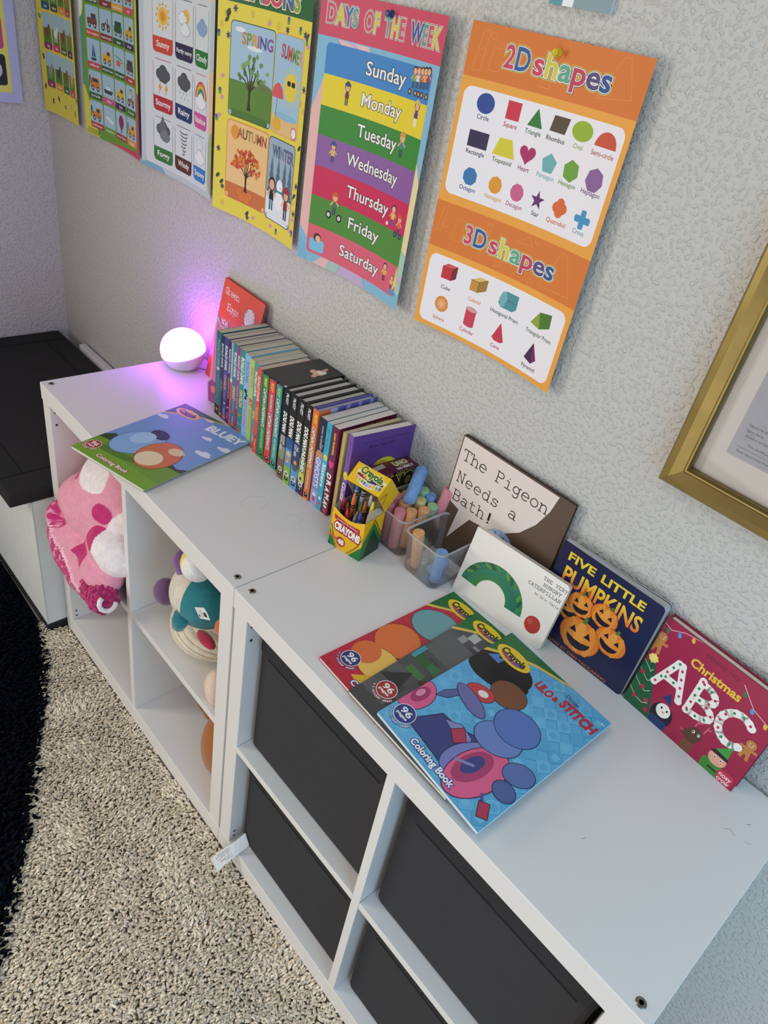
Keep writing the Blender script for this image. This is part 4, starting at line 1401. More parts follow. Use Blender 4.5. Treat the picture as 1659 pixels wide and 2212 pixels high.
# black hardcover comics and one orange hardcover
hard = [
    (-.2325, -.2140, [('T', 'PILKEY', .095, .12, .34, '#f4f2ee', {'shear': .15, 'y': .6}), ('R', .5, .62, '#4c4d50'), ('R', .62, .72, '#8c8a84'), ('R', .72, .80, '#6f7a4a'), ('R', .76, 1, '#84564e'), ('E', .73, .45, .42, .44, '#8f9454'), ('T', 'DOG MAN', .35, .23, .50, '#f4f2ea', {'bold': .05, 'shear': .15}), ('T', 'FOR WHOM', .545, .10, .26, '#f0eee6', {'y': .66}), ('T', 'THE BALL ROLLS', .58, .17, .28, '#f0eee6', {'y': .3})], 'black comic hardcover with a dark brown foot, next to the slipcase'),
    (-.2130, -.1925, [('T', 'PILKEY', .095, .12, .34, '#f4f2ee', {'shear': .15, 'y': .6}), ('R', .48, .60, '#2a5a92'), ('R', .60, .82, '#5a92cc'), ('R', .80, 1, '#8ab638'), ('E', .655, .5, .3, .3, '#e6c25a'), ('E', .71, .55, .35, .2, '#d88a5a'), ('E', .745, .45, .12, .2, '#e6c25a'), ('T', 'DOG MAN', .35, .23, .52, '#f4f2ea', {'bold': .05, 'shear': .15})], 'black comic hardcover with a blue band and a lime green foot'),
    (-.1915, -.1705, [('T', 'PILKEY', .095, .12, .34, '#f4f2ee', {'shear': .15, 'y': .6}), ('R', .46, .74, '#343a6a'), ('R', .74, 1, '#5c9ad4'), ('E', .70, .5, .3, .22, '#e0965a'), ('E', .75, .5, .36, .4, '#50525e'), ('T', 'DOG MAN', .35, .23, .52, '#f4f2ea', {'bold': .05, 'shear': .15}), ('T', 'AND', .53, .05, .22, '#e8e8ee', {'y': .66}), ('T', 'CAT KID', .56, .13, .3, '#f0eef4', {'y': .34})], 'black comic hardcover with a navy middle and a blue foot'),
    (-.1695, -.1505, [('T', 'PILKEY', .095, .12, .34, '#f4f2ee', {'shear': .15, 'y': .6}), ('R', .34, .60, '#24452a'), ('R', .60, .80, '#86a83a'), ('R', .82, 1, '#3f2a5a'), ('E', .81, .5, .7, .5, '#c8c86a'), ('E', .815, .45, .2, .16, '#222'), ('T', 'DOG MAN', .35, .23, .52, '#f4f2ea', {'bold': .05, 'shear': .15}), ('T', 'UNLEASHED', .60, .26, .46, '#f4f2ea', {'bold': .05, 'out': [(.12, '#16161a')]})], 'black comic hardcover with a green middle and a purple foot'),
]
for x0, x1, parts, lab in hard:
    t = (x1 - x0) * 1000
    foot = [('E', .885, .5, .28, .32, '#e8e6e0'), ('E', .885, .5, .16, .2, '#7a6a60'), ('R', .92, .965, .22, .78, '#141416'), ('R', .93, .94, .4, .6, '#e8e8e8')]
    y = yfront((x0 + x1) / 2) + .003
    book('hardcover_comic', lab, 'book', (x1, y, H + .0002), (0, 1, 0), (0, 0, 1), min(134, -y * 1000 - 4), 191, t, None, spine_art(t, 191, '#16171a', parts + foot), '#131418', '#cfcac2', hard=True, group=GR, pinset=4)
x0, x1 = -.1495, -.1335
t = (x1 - x0) * 1000
A = Art(191, t, '#e2743c')
rnd = random.Random(9)
for i in range(60):
    A.E(rnd.uniform(2, 189), rnd.uniform(1, t - 1), .5, .4, '#8a3a1c', 0, 6)
A.T('PILKEY', 19, t * .55, t * .4, '#f0dc3a', .03, 20, shear=.15)
A.T('CAPTAIN UNDERPANTS', 78, t * .5, t * .52, '#f6f2ea', .03, 86, shear=.1, out=[(.07, '#1a1a1a')])
A.T('AND THE SENSATIONAL SAGA', 146, t * .5, t * .34, '#f4efe0', .02, 42, out=[(.06, '#1a1a1a')])
A.R(176, t * .2, 186, t * .8, '#16161a')
A.R(178, t * .4, 180, t * .6, '#e8e8e8')
F = Art(138, 191, '#5d55a0')
F.R(0, 0, 26, 191, '#e2743c')
for i in range(110):
    F.E(rnd.uniform(1, 25), rnd.uniform(2, 189), .5, .6, '#8a3a1c', 0, 6)
for k in range(4):
    F.P([(34 + k * 28, 150), (42 + k * 28, 150), (44 + k * 28, 191), (35 + k * 28, 191)], '#9a94c8')
F.P([(26, 191), (40, 191), (36, 165), (30, 165), (26, 172)], '#b4aed8')
F.T('FULL COLOR', 84, 176, 8, None, .04, 52, cols=['#5ab0d8', '#d85a4a', '#e0b83a', '#6fb04a', '#c85a9a'], out=[(.10, '#17171b')])
book('hardcover_comic', 'orange dotted hardcover with a purple front, between the black comics and the graphic novels', 'book', (x1, -.144, H + .0002), (0, 1, 0), (0, 0, 1), 138, 191, t, F, A, '#6a62ac', '#cfcac2', hard=True, group=GR, pinset=5)

# graphic novels
A = Art(184, 19.5, '#8087c4')
A.P([(0, 0), (72, 0), (64, 19.5), (0, 19.5)], '#20233f')
A.T('RAINA TELGEMEIER', 38, 10, 4.2, '#c8cad8', .01, 46)
A.L([(50, 16), (66, 10)], .7, '#d8d8e4')
A.E(72, 9, 7.5, 7, '#d98a4a')
A.E(70, 11, 1, 1.3, '#5a2a1a')
A.E(70, 6.5, 1, 1.3, '#5a2a1a')
A.T('GHOSTS', 112, 9.5, 12, '#dfe2f4', .02, 64, shear=.1)
A.E(158, 10, 4, 4.5, '#c8ccec')
A.R(165, 6, 174, 13, '#cf3a5a')
A.R(150, 0, 184, 19.5, '#9aa2d6')
A.E(160, 10, 3.5, 4.5, '#e4e6f4')
A.R(165, 6.5, 175, 13, '#cf3a5a')
book('graphic_novel', 'periwinkle paperback with a dark navy head and large pale capitals', 'book', (-.1105, -.1425, H + .0002), (0, 1, 0), (0, 0, 1), 136, 184, 19.5, None, A, '#20233f', '#d6d0ca', group=GR)
A = Art(184, 13, '#3aa9c4')
A.T('Raina Telgemeier', 34, 6.5, 3.6, '#1f5a78', .0, 44, shear=.2)
A.EO(70, 6.5, 6, 4.8, '#e8dc3c', '#b89a2a', .5)
A.E(71.5, 8, .8, .8, '#6a5a20')
A.E(71.5, 5, .8, .8, '#6a5a20')
A.T('Sisters', 108, 6.5, 8.5, '#f0f6f8', .02, 50)
A.E(158, 6.5, 3.5, 3.2, '#d8eef2')
A.R(165, 4, 174, 9, '#cf3a6a')
book('graphic_novel', 'turquoise paperback with white letters and a small yellow face', 'book', (-.0965, -.1430, H + .0002), (0, 1, 0), (0, 0, 1), 136, 184, 13, None, A, '#2f9ab8', '#d6d0ca', group=GR)
A = Art(184, 17, '#6a1c40')
A.T('RAINA TELGEMEIER', 34, 8.5, 4.2, '#e6c84a', .03, 44)
hp2 = [(76 - .62 * (13 * math.cos(q) - 5 * math.cos(2 * q) - 2 * math.cos(3 * q) - math.cos(4 * q)), 8.5 + 6.4 * math.sin(q) ** 3) for q in [2 * PI * i / 24 for i in range(24)]]
A.P(hp2, '#ee2f86')
for i, ch in enumerate('DRAMA'):
    A.T(ch, 101 + i * 14.5, 8.5 + (1 if i % 2 else -1), 10.5, '#f2ece6', .05, 11, rot=(-6, 5, -3, 6, -5)[i])
A.E(167, 8.5, 3, 4.5, '#e8e0e0')
A.R(172, 5, 181, 12, '#cf3a5a')
F = Art(136, 184, '#5a1838')
F.R(0, 0, 14, 184, '#6a1c40')
F.R(14, 0, 60, 26, '#a87a2c')
for k in range(9):
    F.L([(14 + k * 5, 0), (20 + k * 5, 26)], 1, '#5a3a14')
F.T('DRAMA', 90, 176, 5, '#a08a3a', .02, 60)
book('graphic_novel', 'maroon paperback with a pink heart and white capitals on its spine', 'book', (-.0785, -.1420, H + .0002), (0, 1, 0), (0, 0, 1), 136, 184, 17, F, A, '#6a1c40', '#ded6d0', group=GR)
a = Vector((.035, 1, 0))
A = Art(181, 9, '#c0a866')
for k in range(50):
    A.E(2 + k * 3.6, 1.4, .7, .6, '#7a6434', 0, 6)
book('graphic_novel', 'thin tan paperback between the maroon and the violet one', 'book', (-.0655, -.1365, H + .0002), a, (0, 0, 1), 128, 181, 9, None, A, '#c0a866', '#c6b9a2', group=GR)
A = Art(184, 14, '#7a55a4')
A.T('Raina Telgemeier', 34, 8, 3.6, '#4a2f70', .0, 42, shear=.2)
A.EO(83, 7, 8, 6, '#e8d43a', '#b89a2a', .5)
for x, y in ((85, 8.8), (85, 5.2)):
    A.E(x, y, .9, .7, '#5a4a18')
A.T('Guts', 117, 7, 10, '#efe6f2', .02, 38, shear=.15)
F = Art(139, 184, '#62408c')
F.T('The companion to the New York Times bestseller', 74, 168, 3.2, '#2f1f4a', .0, 100, rot=2)
F.T('Raina Telgemeier', 66, 158, 7, '#2f1f4a', .0, 58, rot=2, shear=.15)
F.EO(78, 92, 34, 36, '#e2d03a', '#4a3f16', .8)
F.L(arc(70, 110, 18, 10, 60, 150, 8), 1.2, '#3a3214')
F.L(arc(92, 108, 14, 8, 200, 330, 8), 1.2, '#3a3214')
F.E(66, 94, 2, 4, '#2a2410')
F.E(86, 97, 2, 4, '#2a2410')
F.L(arc(100, 100, 8, 14, -60, 30, 8), 1.2, '#3a3214')
book('graphic_novel', 'violet paperback with a big yellow face on its front cover', 'book', (-.0480, -.1345, H + .0002), (.105, 1, 0), (0, 0, 1), 128, 184, 14, F, A, '#6f4c9a', '#e0dad6', group=GR)

# --- orange picture book leaning in the corner behind the row, with a cat-eared cutout before it
A = Art(164, 235, '#e2593f')
A.SE('Green', 10, 204, 23, 2.0, '#f2ddd0', .52)
A.SE('Eggs', 30, 172, 23, 2.0, '#f2ddd0', .52)
A.SE('and', 16, 138, 23, 2.0, '#f2ddd0', .52)
A.E(122, 186, 22, 22, '#2a2226')
A.E(122, 186, 21, 21, '#efe8e2')
A.E(122, 186, 15, 15, '#dfd6cf')
for i, t in enumerate('I CAN READ IT ALL BY MYSELF'):
    if t != ' ':
        an = 210 - i * 9.2
        A.T(t, 122 + 18 * math.cos(math.radians(an)), 186 + 18 * math.sin(math.radians(an)), 4, '#33282a', .01, rot=an - 90)
A.R(102, 156, 142, 165, '#efe8e2')
A.T('BEGINNER BOOKS', 122, 160.5, 3.4, '#33282a', .01, 34)
A.E(60, 60, 40, 22, '#7aa84a')
A.E(118, 50, 26, 30, '#e8c85a')
e1 = Vector((.164, -.008, 0))
book('picture_book', 'tall orange picture book leaning on the wall behind the dark teal paperback', 'book', (-.6665, -.046, H + .0003), e1, (.010, .038, .23), 161, 235, 9, A, None, '#cf4a38', '#d8cfc4', hard=True)
b = MB()
cat = [(6, 0), (54, 0), (54, 176), (48, 196), (41, 178), (28, 181), (15, 197), (11, 172), (9, 56), (-2, 44)]
fn = frame((-.5545, -.108, H + .0004), (1, .10, 0), (-.06, .10, 1))
b.prism(cat, 0, .004, C('#d8b4dc'), fn, C('#c8a4d0'))
A = Art(70, 216, '#c04a9a')
A.e = []
A.P([(9, 3), (51, 3), (51, 174), (47, 187), (41, 173), (28, 177), (17, 188), (14, 170), (12, 54), (2, 42)], '#e07aa8')
A.P([(9, 3), (51, 3), (51, 50), (13, 54), (3, 42)], '#9a3f86')
A.N(22, 34, 9, 5, '#ef7a6a')
A.P([(18, 172), (18, 183), (24, 175)], '#d0608e')
A.P([(43, 174), (47, 183), (49, 175)], '#d0608e')
A.emit(b, lambda u, v, w: fn(u, v, w + .004))
tag(b.build('cutout_toy', M_GLOSS), 'pink and purple cat-eared cutout peeking out behind the dark teal paperback', 'toy')

# ------------------------------------------------------------------ colouring books


def crayola(A, cx, cy, rx, ry, rot=0):
    """yellow oval maker's mark with a rainbow smile"""
    A.EO(cx, cy, rx, ry, '#f2d42c', '#c8a01c', 1)
    A.E(cx, cy, rx - 2.2, ry - 2, '#e9c62a', n=30)
    A.P(arc(cx, cy + 1, rx * .78, ry * .8, 190, 350, 16), grad('#d8452c', '#3a50a8', cx - rx * .7, cx + rx * .7, 0))
    A.P(arc(cx, cy + 2.2, rx * .82, ry * .42, 185, 355, 16), '#f0d02a')
    A.T('Crayola', cx, cy + ry * .12, ry * .74, '#17301c', .045, rx * 1.5, shear=.05)


def badge(A, x, y, r, c, sheet=True):
    A.E(x, y, r, r, '#f2f0ec', n=30)
    A.E(x, y, r - 1, r - 1, c, n=30)
    A.T('96', x, y + 3.4, 10, '#f6f4f0', .022, r * 1.15)
    A.T('pages', x, y - 5.2, 4.6, '#f6f4f0', .025, r * 1.2)
    if sheet:
        t = '+ 1 sticker sheet'
        for i, ch in enumerate(t):
            if ch != ' ':
                an = 205 + i * 8.2
                A.T(ch, x + (r + 3.6) * math.cos(math.radians(an)), y + (r + 3.6) * math.sin(math.radians(an)), 3.6, '#f4f2f6', .03, rot=an + 90, out=[(.12, c)])


def top_band(A):
    A.P([(0, 280), (0, 214), (30, 240), (70, 262), (130, 280)], '#e0c050')
    A.P([(0, 280), (0, 222), (30, 246), (68, 266), (118, 280)], '#1f6a34')


# sky blue book with a green lawn, overhanging the front edge
A = Art(200, 280, '#7a9fd6')
A.P([(0, 0), (200, 0), (200, 84), (150, 78), (90, 70), (0, 76)], '#6f9a2c')
A.P([(0, 0), (200, 0), (200, 30), (0, 40)], '#7aa632')
A.P([(0, 76), (14, 92), (30, 84), (60, 74), (40, 68), (0, 62)], '#33452c')
A.P([(150, 79), (168, 92), (184, 88), (200, 100), (200, 82)], '#33452c')
for x, y, s_ in ((12, 206, 1.2), (84, 266, 1.0), (136, 209, 1.0), (174, 161, 1.5), (188, 203, 1.3), (150, 130, .6)):
    A.E(x, y, 13 * s_, 4.5 * s_, '#dfe9f4', n=12)
    A.E(x + 3 * s_, y + 4 * s_, 7 * s_, 4 * s_, '#dfe9f4', n=10)
A.E(70, 44, 52, 10, '#55801f', 6)
A.EO(64, 100, 40, 54, '#8cb4e2', '#3a5488', 1.2, -18)
A.E(70, 150, 22, 16, '#2c3656', -10)
A.E(58, 118, 20, 26, '#a8cdf0', -15)
A.EO(126, 96, 40, 52, '#d8753f', '#7a3a1c', 1.2, 10)
A.E(122, 76, 26, 26, '#efdcb4', 5)
A.E(138, 128, 16, 13, '#e9cfa2', 5)
top_band(A)
crayola(A, 37.5, 252, 30, 14.5)
A.T('BLUEY', 150, 247, 22, '#eef4fa', .05, 92, rot=3)
badge(A, 20, 34, 15, '#b8303a')
A.T('Coloring Book', 95, 15.5, 9, '#f6f2e6', .03, 82, out=[(.09, '#a83038')])
book('colouring_book', 'sky blue and grass green colouring book jutting over the shelf edge by the lamp', 'colouring book', (-.4856, -.4405, H + .0075), (.1902, .0493, 0), (-.0587, .2717, 0), 195, 280, 6.5, A, None, '#7a9a3a', '#d8d2c8')


def placed(p0, p1):
    return (Vector(p1) - Vector(p0)).normalized()


# fanned stack of three, red lowest
A = Art(200, 280, '#c02840')
for i in range(90):
    A.E(random.uniform(5, 195), random.uniform(5, 275), 5, 5, random.choice(['#b82238', '#c83048', '#ae1f36']), 0, 6)
A.EO(44, 196, 40, 34, '#6fa3a8', '#2f4f58', 1.2, 20)
A.EO(36, 122, 36, 36, '#e2753c', '#7a3216', 1.2, 15)
A.EO(56, 66, 34, 30, '#ecc25a', '#8a5a1c', 1.2)
A.E(28, 66, 22, 24, '#df713a')
A.P([(50, 20), (90, 10), (100, 50), (70, 46)], '#e3b52c')
top_band(A)
crayola(A, 42, 259, 30, 14.5)
badge(A, 26, 38, 15.5, '#2b3a7c')
A.T('Coloring Book', 105, 14, 9.5, '#f6f2f6', .03, 90, out=[(.09, '#3a3a7c')])
book('colouring_book', 'red colouring book at the bottom of the fanned stack of three', 'colouring book', (.1925, -.3690, H + .0065), (.2019, -.0080, 0), (.0075, .2640, 0), 200, 280, 5.8, A, None, '#b82a3c', '#ddd6cc', group='fanned colouring books')
A = Art(200, 280, '#4b4c4d')
for i in range(9):
    for j in range(12):
        A.R(i * 23, j * 24, i * 23 + 22.4, j * 24 + 23.4, random.choice(['#454647', '#505152', '#595a5b', '#3e3f40', '#4b4c4e']))
A.R(4, 150, 60, 205, '#5d5e60')
A.R(60, 205, 100, 214, '#6a6b6d')
for q in ((30, 222, 46, 240, '#b4b6b8'), (22, 206, 34, 222, '#94979a'), (48, 214, 62, 220, '#8a8d90')):
    A.R(*q)
A.R(8, 118, 34, 140, '#2f5a34')
A.R(34, 122, 52, 138, '#3a6f4a')
A.R(2, 122, 10, 152, '#3f9aa8')
A.R(16, 96, 46, 110, '#46753f')
A.P([(0, 60), (30, 100), (40, 60)], '#2a2b2c')
A.P([(44, 96), (70, 120), (64, 84)], '#3a2c22')
top_band(A)
crayola(A, 42, 259, 30, 14.5)
badge(A, 30, 47, 16, '#a83034')
A.T('3+', 192, 272, 5, '#e8e8e8', .02)
book('colouring_book', 'dark grey blocky colouring book in the middle of the fanned stack of three', 'colouring book', (.2675, -.3770, H + .0130), (.1950, -.0060, 0), (-.0075, .2860, 0), 197, 280, 5.8, A, None, '#3c3d3e', '#d8d2c8', group='fanned colouring books')
A = Art(200, 280, '#5fb0dc')
for i in range(8):
    for j in range(11):
        A.N(14 + i * 25, 14 + j * 25, 14, 4, random.choice(['#6ab8e0', '#58aad8', '#64b4e0', '#55a6d2']), 90)
        A.N(14 + i * 25, 14 + j * 25, 7, 4, random.choice(['#58aad6', '#6fbce2']), 45)
A.E(42, 208, 52, 36, '#15161c', 22, n=30)
A.E(74, 208, 22, 14, '#15161c', 10)
A.P([(10, 214), (22, 232), (26, 222), (34, 234), (32, 214)], '#4f7fc0')
A.EO(82, 184, 28, 24, '#7c4f38', '#2a1a14', 1, 15)
A.EO(56, 150, 22, 14, '#c8404a', '#5a1a22', 1, 20)
A.E(60, 152, 8, 6, '#f0e8e4', 20)
# pink wheeled trike, bare of riders
A.EO(6, 68, 24, 32, '#e0608e', '#5a2340', 1.2, 0)
A.E(10, 72, 10, 18, '#a83a68')
A.EO(8, 74, 5, 9, '#e88aae', '#5a2340', .8)
A.PO([(30, 28), (62, 26), (112, 22), (128, 52), (112, 96), (84, 82), (52, 78)], '#39447e', '#1d2344', 1.4)
A.PO([(60, 74), (78, 70), (112, 70), (104, 84), (80, 88)], '#8a8cc4', '#2a2f5a', 1)
A.EO(126, 60, 44, 26, '#7a82c0', '#272c58', 1.2, 66)
A.EO(142, 54, 30, 52, '#e2628e', '#5a2340', 1.4, -8)
A.E(134, 56, 18, 34, '#b0406e', -8)
A.E(132, 58, 10, 20, '#3c4684', -8)
A.L([(112, 44), (134, 58)], 4, '#8a8cc4')
A.PO([(76, 70), (94, 58), (104, 74), (86, 88)], '#b23a58', '#4a1626', 1)
A.L([(168, 40), (176, 30)], 4, '#4a5490')
A.PO([(172, 30), (184, 12), (196, 20), (184, 38)], '#b23a58', '#4a1626', 1)
A.PO([(22, 90), (36, 102), (44, 124), (34, 128), (24, 108)], '#5a629c', '#272c58', 1)
# plain rounded shapes filling the middle of the picture
A.EO(124, 116, 34, 26, '#6d86c4', '#26305c', 1.2, 25)
A.EO(128, 152, 34, 30, '#5878bc', '#26305c', 1.2, 15)
A.EO(58, 128, 32, 12, '#6f6fa8', '#2a2850', 1.2, -12)
A.EO(178, 100, 22, 17, '#5d73ae', '#26305c', 1.2, 40)
A.EO(182, 66, 16, 14, '#50649c', '#26305c', 1.2)
top_band(A)
crayola(A, 38.5, 243, 31, 15.5, 0)
A.T('Disney', 143, 262, 7.5, '#32508c', .015, 24, shear=.2)
A.T('LILO', 105, 240, 14, '#c02f45', .055, 30, shear=.1)
A.T('&', 126, 241, 9, '#c02f45', .05, 9)
A.T('STITCH', 165, 246, 16, '#c02f45', .055, 62, shear=.1)
A.T('3+', 194, 268, 4, '#e8f0f4', .02)
badge(A, 23, 31, 16.5, '#2b3f86')
A.T('Coloring Book', 99, 14, 10, '#f4f4fa', .035, 80, out=[(.09, '#3f4f96')])
book('colouring_book', 'bright light blue colouring book with a pink wheel, topmost of the fanned stack', 'colouring book', (.3210, -.3720, H + .0195), (.2015, -.0168, 0), (.0060, .2890, 0), 200, 282, 5.8, A, None, '#59a8d2', '#e8e4de', group='fanned colouring books')

# ------------------------------------------------------------------ picture books leaning along the wall
A = Art(230, 230, '#5e4a3c')
A.P([(2, 228), (2, 110), (16, 104), (36, 99), (63, 96), (97, 101), (130, 113), (158, 134), (180, 164), (194, 197), (200, 228)], '#e8d8d0')
A.P([(34, 104), (26, 36), (64, 102)], '#e8d8d0')
A.SE('The Pigeon', 9, 189, 31, 1.7, '#17171a', .585)
A.SE('Needs a', 10, 147, 31, 1.7, '#17171a', .62)
A.SE('Bath!', 12, 112, 31, 1.7, '#17171a', .60)
A.EO(128, 97, 25, 18, '#a9c0e6', '#8aa0c8', .6)
A.SE('I do', 112, 99, 14, 1.1, '#17171a', .6)
A.SE('not', 115, 86, 14, 1.1, '#17171a', .6)
book('picture_book', 'brown picture book with a large pale pink speech bubble leaning on the wall', 'book', (.0845, -.0260, H + .0003), (1, .0, 0), (0, .012, .23), 229, 230, 9, A, None, '#54443a', '#cfc4b8', hard=True)

CAT = '#f1e9de'
A = Art(180, 124, CAT)
for ro, ri, c0, c1 in ((58, 47, '#1f6a48', '#2f7f50'), (47, 37, '#2f8a5a', '#1f6f62'), (37, 28, '#3f8a3a', '#2a7a5c')):
    A.P(arc(68, 28, ro * 1.05, ro, 2, 178, 22) + arc(68, 28, ri * 1.05, ri, 178, 2, 22), grad(c0, c1, 10, 120, 0))
for i in range(16):
    an = math.radians(12 + i * 10.4)
    A.E(68 + 52 * 1.05 * math.cos(an), 28 + 52 * math.sin(an), 7.5, 3, ['#3f8a4a', '#1d5a3c', '#5a9a3a', '#2a7a6a'][i % 4], math.degrees(an) + 50, 10)
A.E(152, 32, 14, 15, '#b83a32', n=28)
A.E(146, 35, 5, 5, '#c8564a')
for t, x, y in (('THE VERY', 136, 110), ('HUNGRY', 138, 100), ('CATERPILLAR', 116, 90)):
    A.SE(t, x + (2 if t == 'HUNGRY' else 0), y, 8.4, .75, '#26221f', .66)
A.SE('by Eric Carle', 133, 80, 6.2, .5, '#3a3430', .56)


def board_book(name, label, o, eu, ev, w, h, t, art, cover, page, splay=0, leaves=5):
    fn = frame(o, eu, ev)
    T = thing(name, label, 'book', fn(w / 2, 0, -t * .0005))
    r = 7

    def outline(dx=0):
        return [(0, 0)] + [(w - r + r * math.cos(a), r + r * math.sin(a)) for a in [-PI / 2 + k * PI / 10 for k in range(6)]] + [(w - r + r * math.cos(a), h - r + r * math.sin(a)) for a in [k * PI / 10 for k in range(6)]] + [(0, h)]
    for k in range(leaves):
        d0, d1 = -t * .001 * k / leaves, -t * .001 * (k + .86) / leaves
        f2 = lambda u, v, q, k=k: fn(u, v, q - splay * .001 * k * max(0, u / w) ** 1.5 * (v / h))
        b = MB()
        b.prism(outline(), d1, d0, C(cover if k == 0 or k == leaves - 1 else page), f2, C(page if k else cover) if 0 else C(page))
        if k == 0:
            art.emit(b, fn)
        b.build('cover' if k == 0 else ('back_board' if k == leaves - 1 else 'board_page'), M_GLOSS, T, smooth=False)
    return T


def clip_corner(A, r=7):
    """round the right hand corners of a printed front by moving its base sheet in"""
    bb, k, vs, tris, col = A.e[0]
    w, h = A.w, A.h
    A.e.pop(0)
    p = [(.3, .3)] + [(w - r - .3 + r * math.cos(a), r + .3 + r * math.sin(a)) for a in [-PI / 2 + i * PI / 10 for i in range(6)]] + [(w - r - .3 + r * math.cos(a), h - r - .3 + r * math.sin(a)) for a in [i * PI / 10 for i in range(6)]] + [(.3, h - .3)]
    t = tessellate_polygon([[Vector((u, v, 0)) for u, v in p]])
    tt = []
    for q in t:
        a, b_, c = (p[i] for i in q)
        ar = (b_[0] - a[0]) * (c[1] - a[1]) - (c[0] - a[0]) * (b_[1] - a[1])
        tt.append((tuple(q) if ar > 0 else tuple(q)[::-1], None))
    A.e.insert(0, (bb, 0, p, tt, col))


clip_corner(A)
eu = Vector((.1794, .0141, 0)).normalized()
bk = Vector((-eu.y, eu.x, 0))
board_book('board_book', 'cream board book with curved green and red artwork leaning on the brown book', (.1886, -.0790, H + .0003), eu, Vector((0, 0, 1)) + bk * .21, 180, 124, 10, A, CAT, '#d9cfc2', 0, 5)

A = Art(176, 180, '#171d44')
g = lambda u, v: C('#f4c234') if v > 122 else grad('#e2622c', '#f4c830', 88, 124)(u, v)
A.T('FIVE', 40, 160, 14, '#f2d02e', .028, 48)
A.T('LITTLE', 113, 160, 14, '#f2d02e', .03, 74)
A.T('PUMPKINS', 87, 128, 27, grad('#e8642a', '#f6d034', 114, 142), .025, 138)


def pumpkin(A, x, y, r, rot):
    c, s_ = math.cos(math.radians(rot)), math.sin(math.radians(rot))
    q = lambda a, b: (x + (a * c - b * s_) * r, y + (a * s_ + b * c) * r)
    A.E(x, y, r * 1.12 + 1, r + 1, '#a8481a', rot, 26)
    A.E(x, y, r * 1.12, r, '#e07f2a', rot, 26)
    for k in (-.55, 0, .55):
        A.E(*q(k, 0), r * .3, r * .94, '#ea9238' if k else '#eea044', rot, 16)
    A.P([q(-.1, .85), q(.12, .85), q(.2, 1.25), q(.02, 1.25)], '#5a7a2c')
    for k in (-.42, .42):
        A.P([q(k - .2, .12), q(k + .2, .12), q(k, .5)], '#20162a')
    A.P([q(-.7, -.15)] + [q(.7 * math.cos(t), -.15 + .62 * math.sin(t)) for t in [PI + PI * i / 8 for i in range(9)]] + [q(.2, -.3), q(-.2, -.3)], '#20162a')


pumpkin(A, 50, 78, 20, 25)
pumpkin(A, 64, 96, 20, 10)
pumpkin(A, 104, 104, 20, -12)
pumpkin(A, 128, 72, 23, -8)
pumpkin(A, 82, 45, 31, 4)
A.T('PICTURES BY DAN YACCARINO', 84, 5, 5, '#c86a2c', .02, 128)
clip_corner(A)
board_book('board_book', 'navy board book with orange pumpkins standing against the wall', (.3230, -.0300, H + .0003), (1, -.004, 0), (0, .003, .17), 176, 176, 14, A, '#141a3c', '#c9c7c4', 2.0, 6)

A = Art(185, 163, '#a01f44')
A.P([(0, 0), (0, 78), (10, 92), (20, 80), (46, 0)], '#1f5a38')
for y in (20, 40, 58, 74):
    A.L([(0, y + 8), (14, y - 2), (30 - y * .2, y - 4), (40 - y * .3, y + 2)], 1, '#c8d8b0')
for x, y in ((6, 62), (16, 40), (30, 24), (12, 18), (36, 10)):
    A.E(x, y, 3.6, 3.6, '#b82a4a')
A.N(10, 92, 9, 4, '#f0d05a', 90)
A.N(10, 92, 8, 4, '#f6de7a', 45)
A.L([(0, 152), (12, 148), (30, 158), (55, 163)], .9, '#e8c8d0')
A.L([(125, 150), (150, 128), (184, 118)], .9, '#e8c8d0')
for x, y, c in ((8, 144, '#2f7a3a'), (25, 149, '#4a9ad8'), (44, 156, '#e8b83a'), (132, 138, '#2f7a3a'), (150, 124, '#4a9ad8'), (172, 118, '#e8b83a')):
    A.E(x, y, 2.6, 4.2, c, 20)
A.T('JANNIE HO', 92, 151, 6, '#7a1838', .02, 50)
A.T('Christmas', 93, 129, 13, '#ecc23e', .03, 76)
rr = random.Random(4)
for t, pts, wd in (('A', [[(26, 61), (44, 112), (50, 112), (68, 60)], [(34, 80), (58, 80)]], 10), ('B', [[(82, 58), (82, 114)], [(82, 111)] + arc(86, 98, 22, 13, 90, -90, 10) + [(84, 85)] + arc(88, 72, 26, 13, 90, -90, 10) + [(82, 59)]], 10), ('C', [arc(146, 84, 22, 25, 48, 312, 16)], 11)):
    for p in pts:
        A.L(p, wd, '#f2eee6')
        for x, y in p[1:-1:(3 if len(p) > 6 else 1)] + [p[0], p[-1]]:
            A.E(x, y, wd * .55, wd * .55, '#f2eee6')
    for p in pts:
        acc = 3.0
        for (xa, ya), (xb, yb) in zip(p, p[1:]):
            d = math.hypot(xb - xa, yb - ya)
            while acc < d:
                A.E(xa + (xb - xa) * acc / d, ya + (yb - ya) * acc / d, 2, 2.2, rr.choice(['#c8304f', '#2f8a4a']))
                acc += 13
            acc -= d
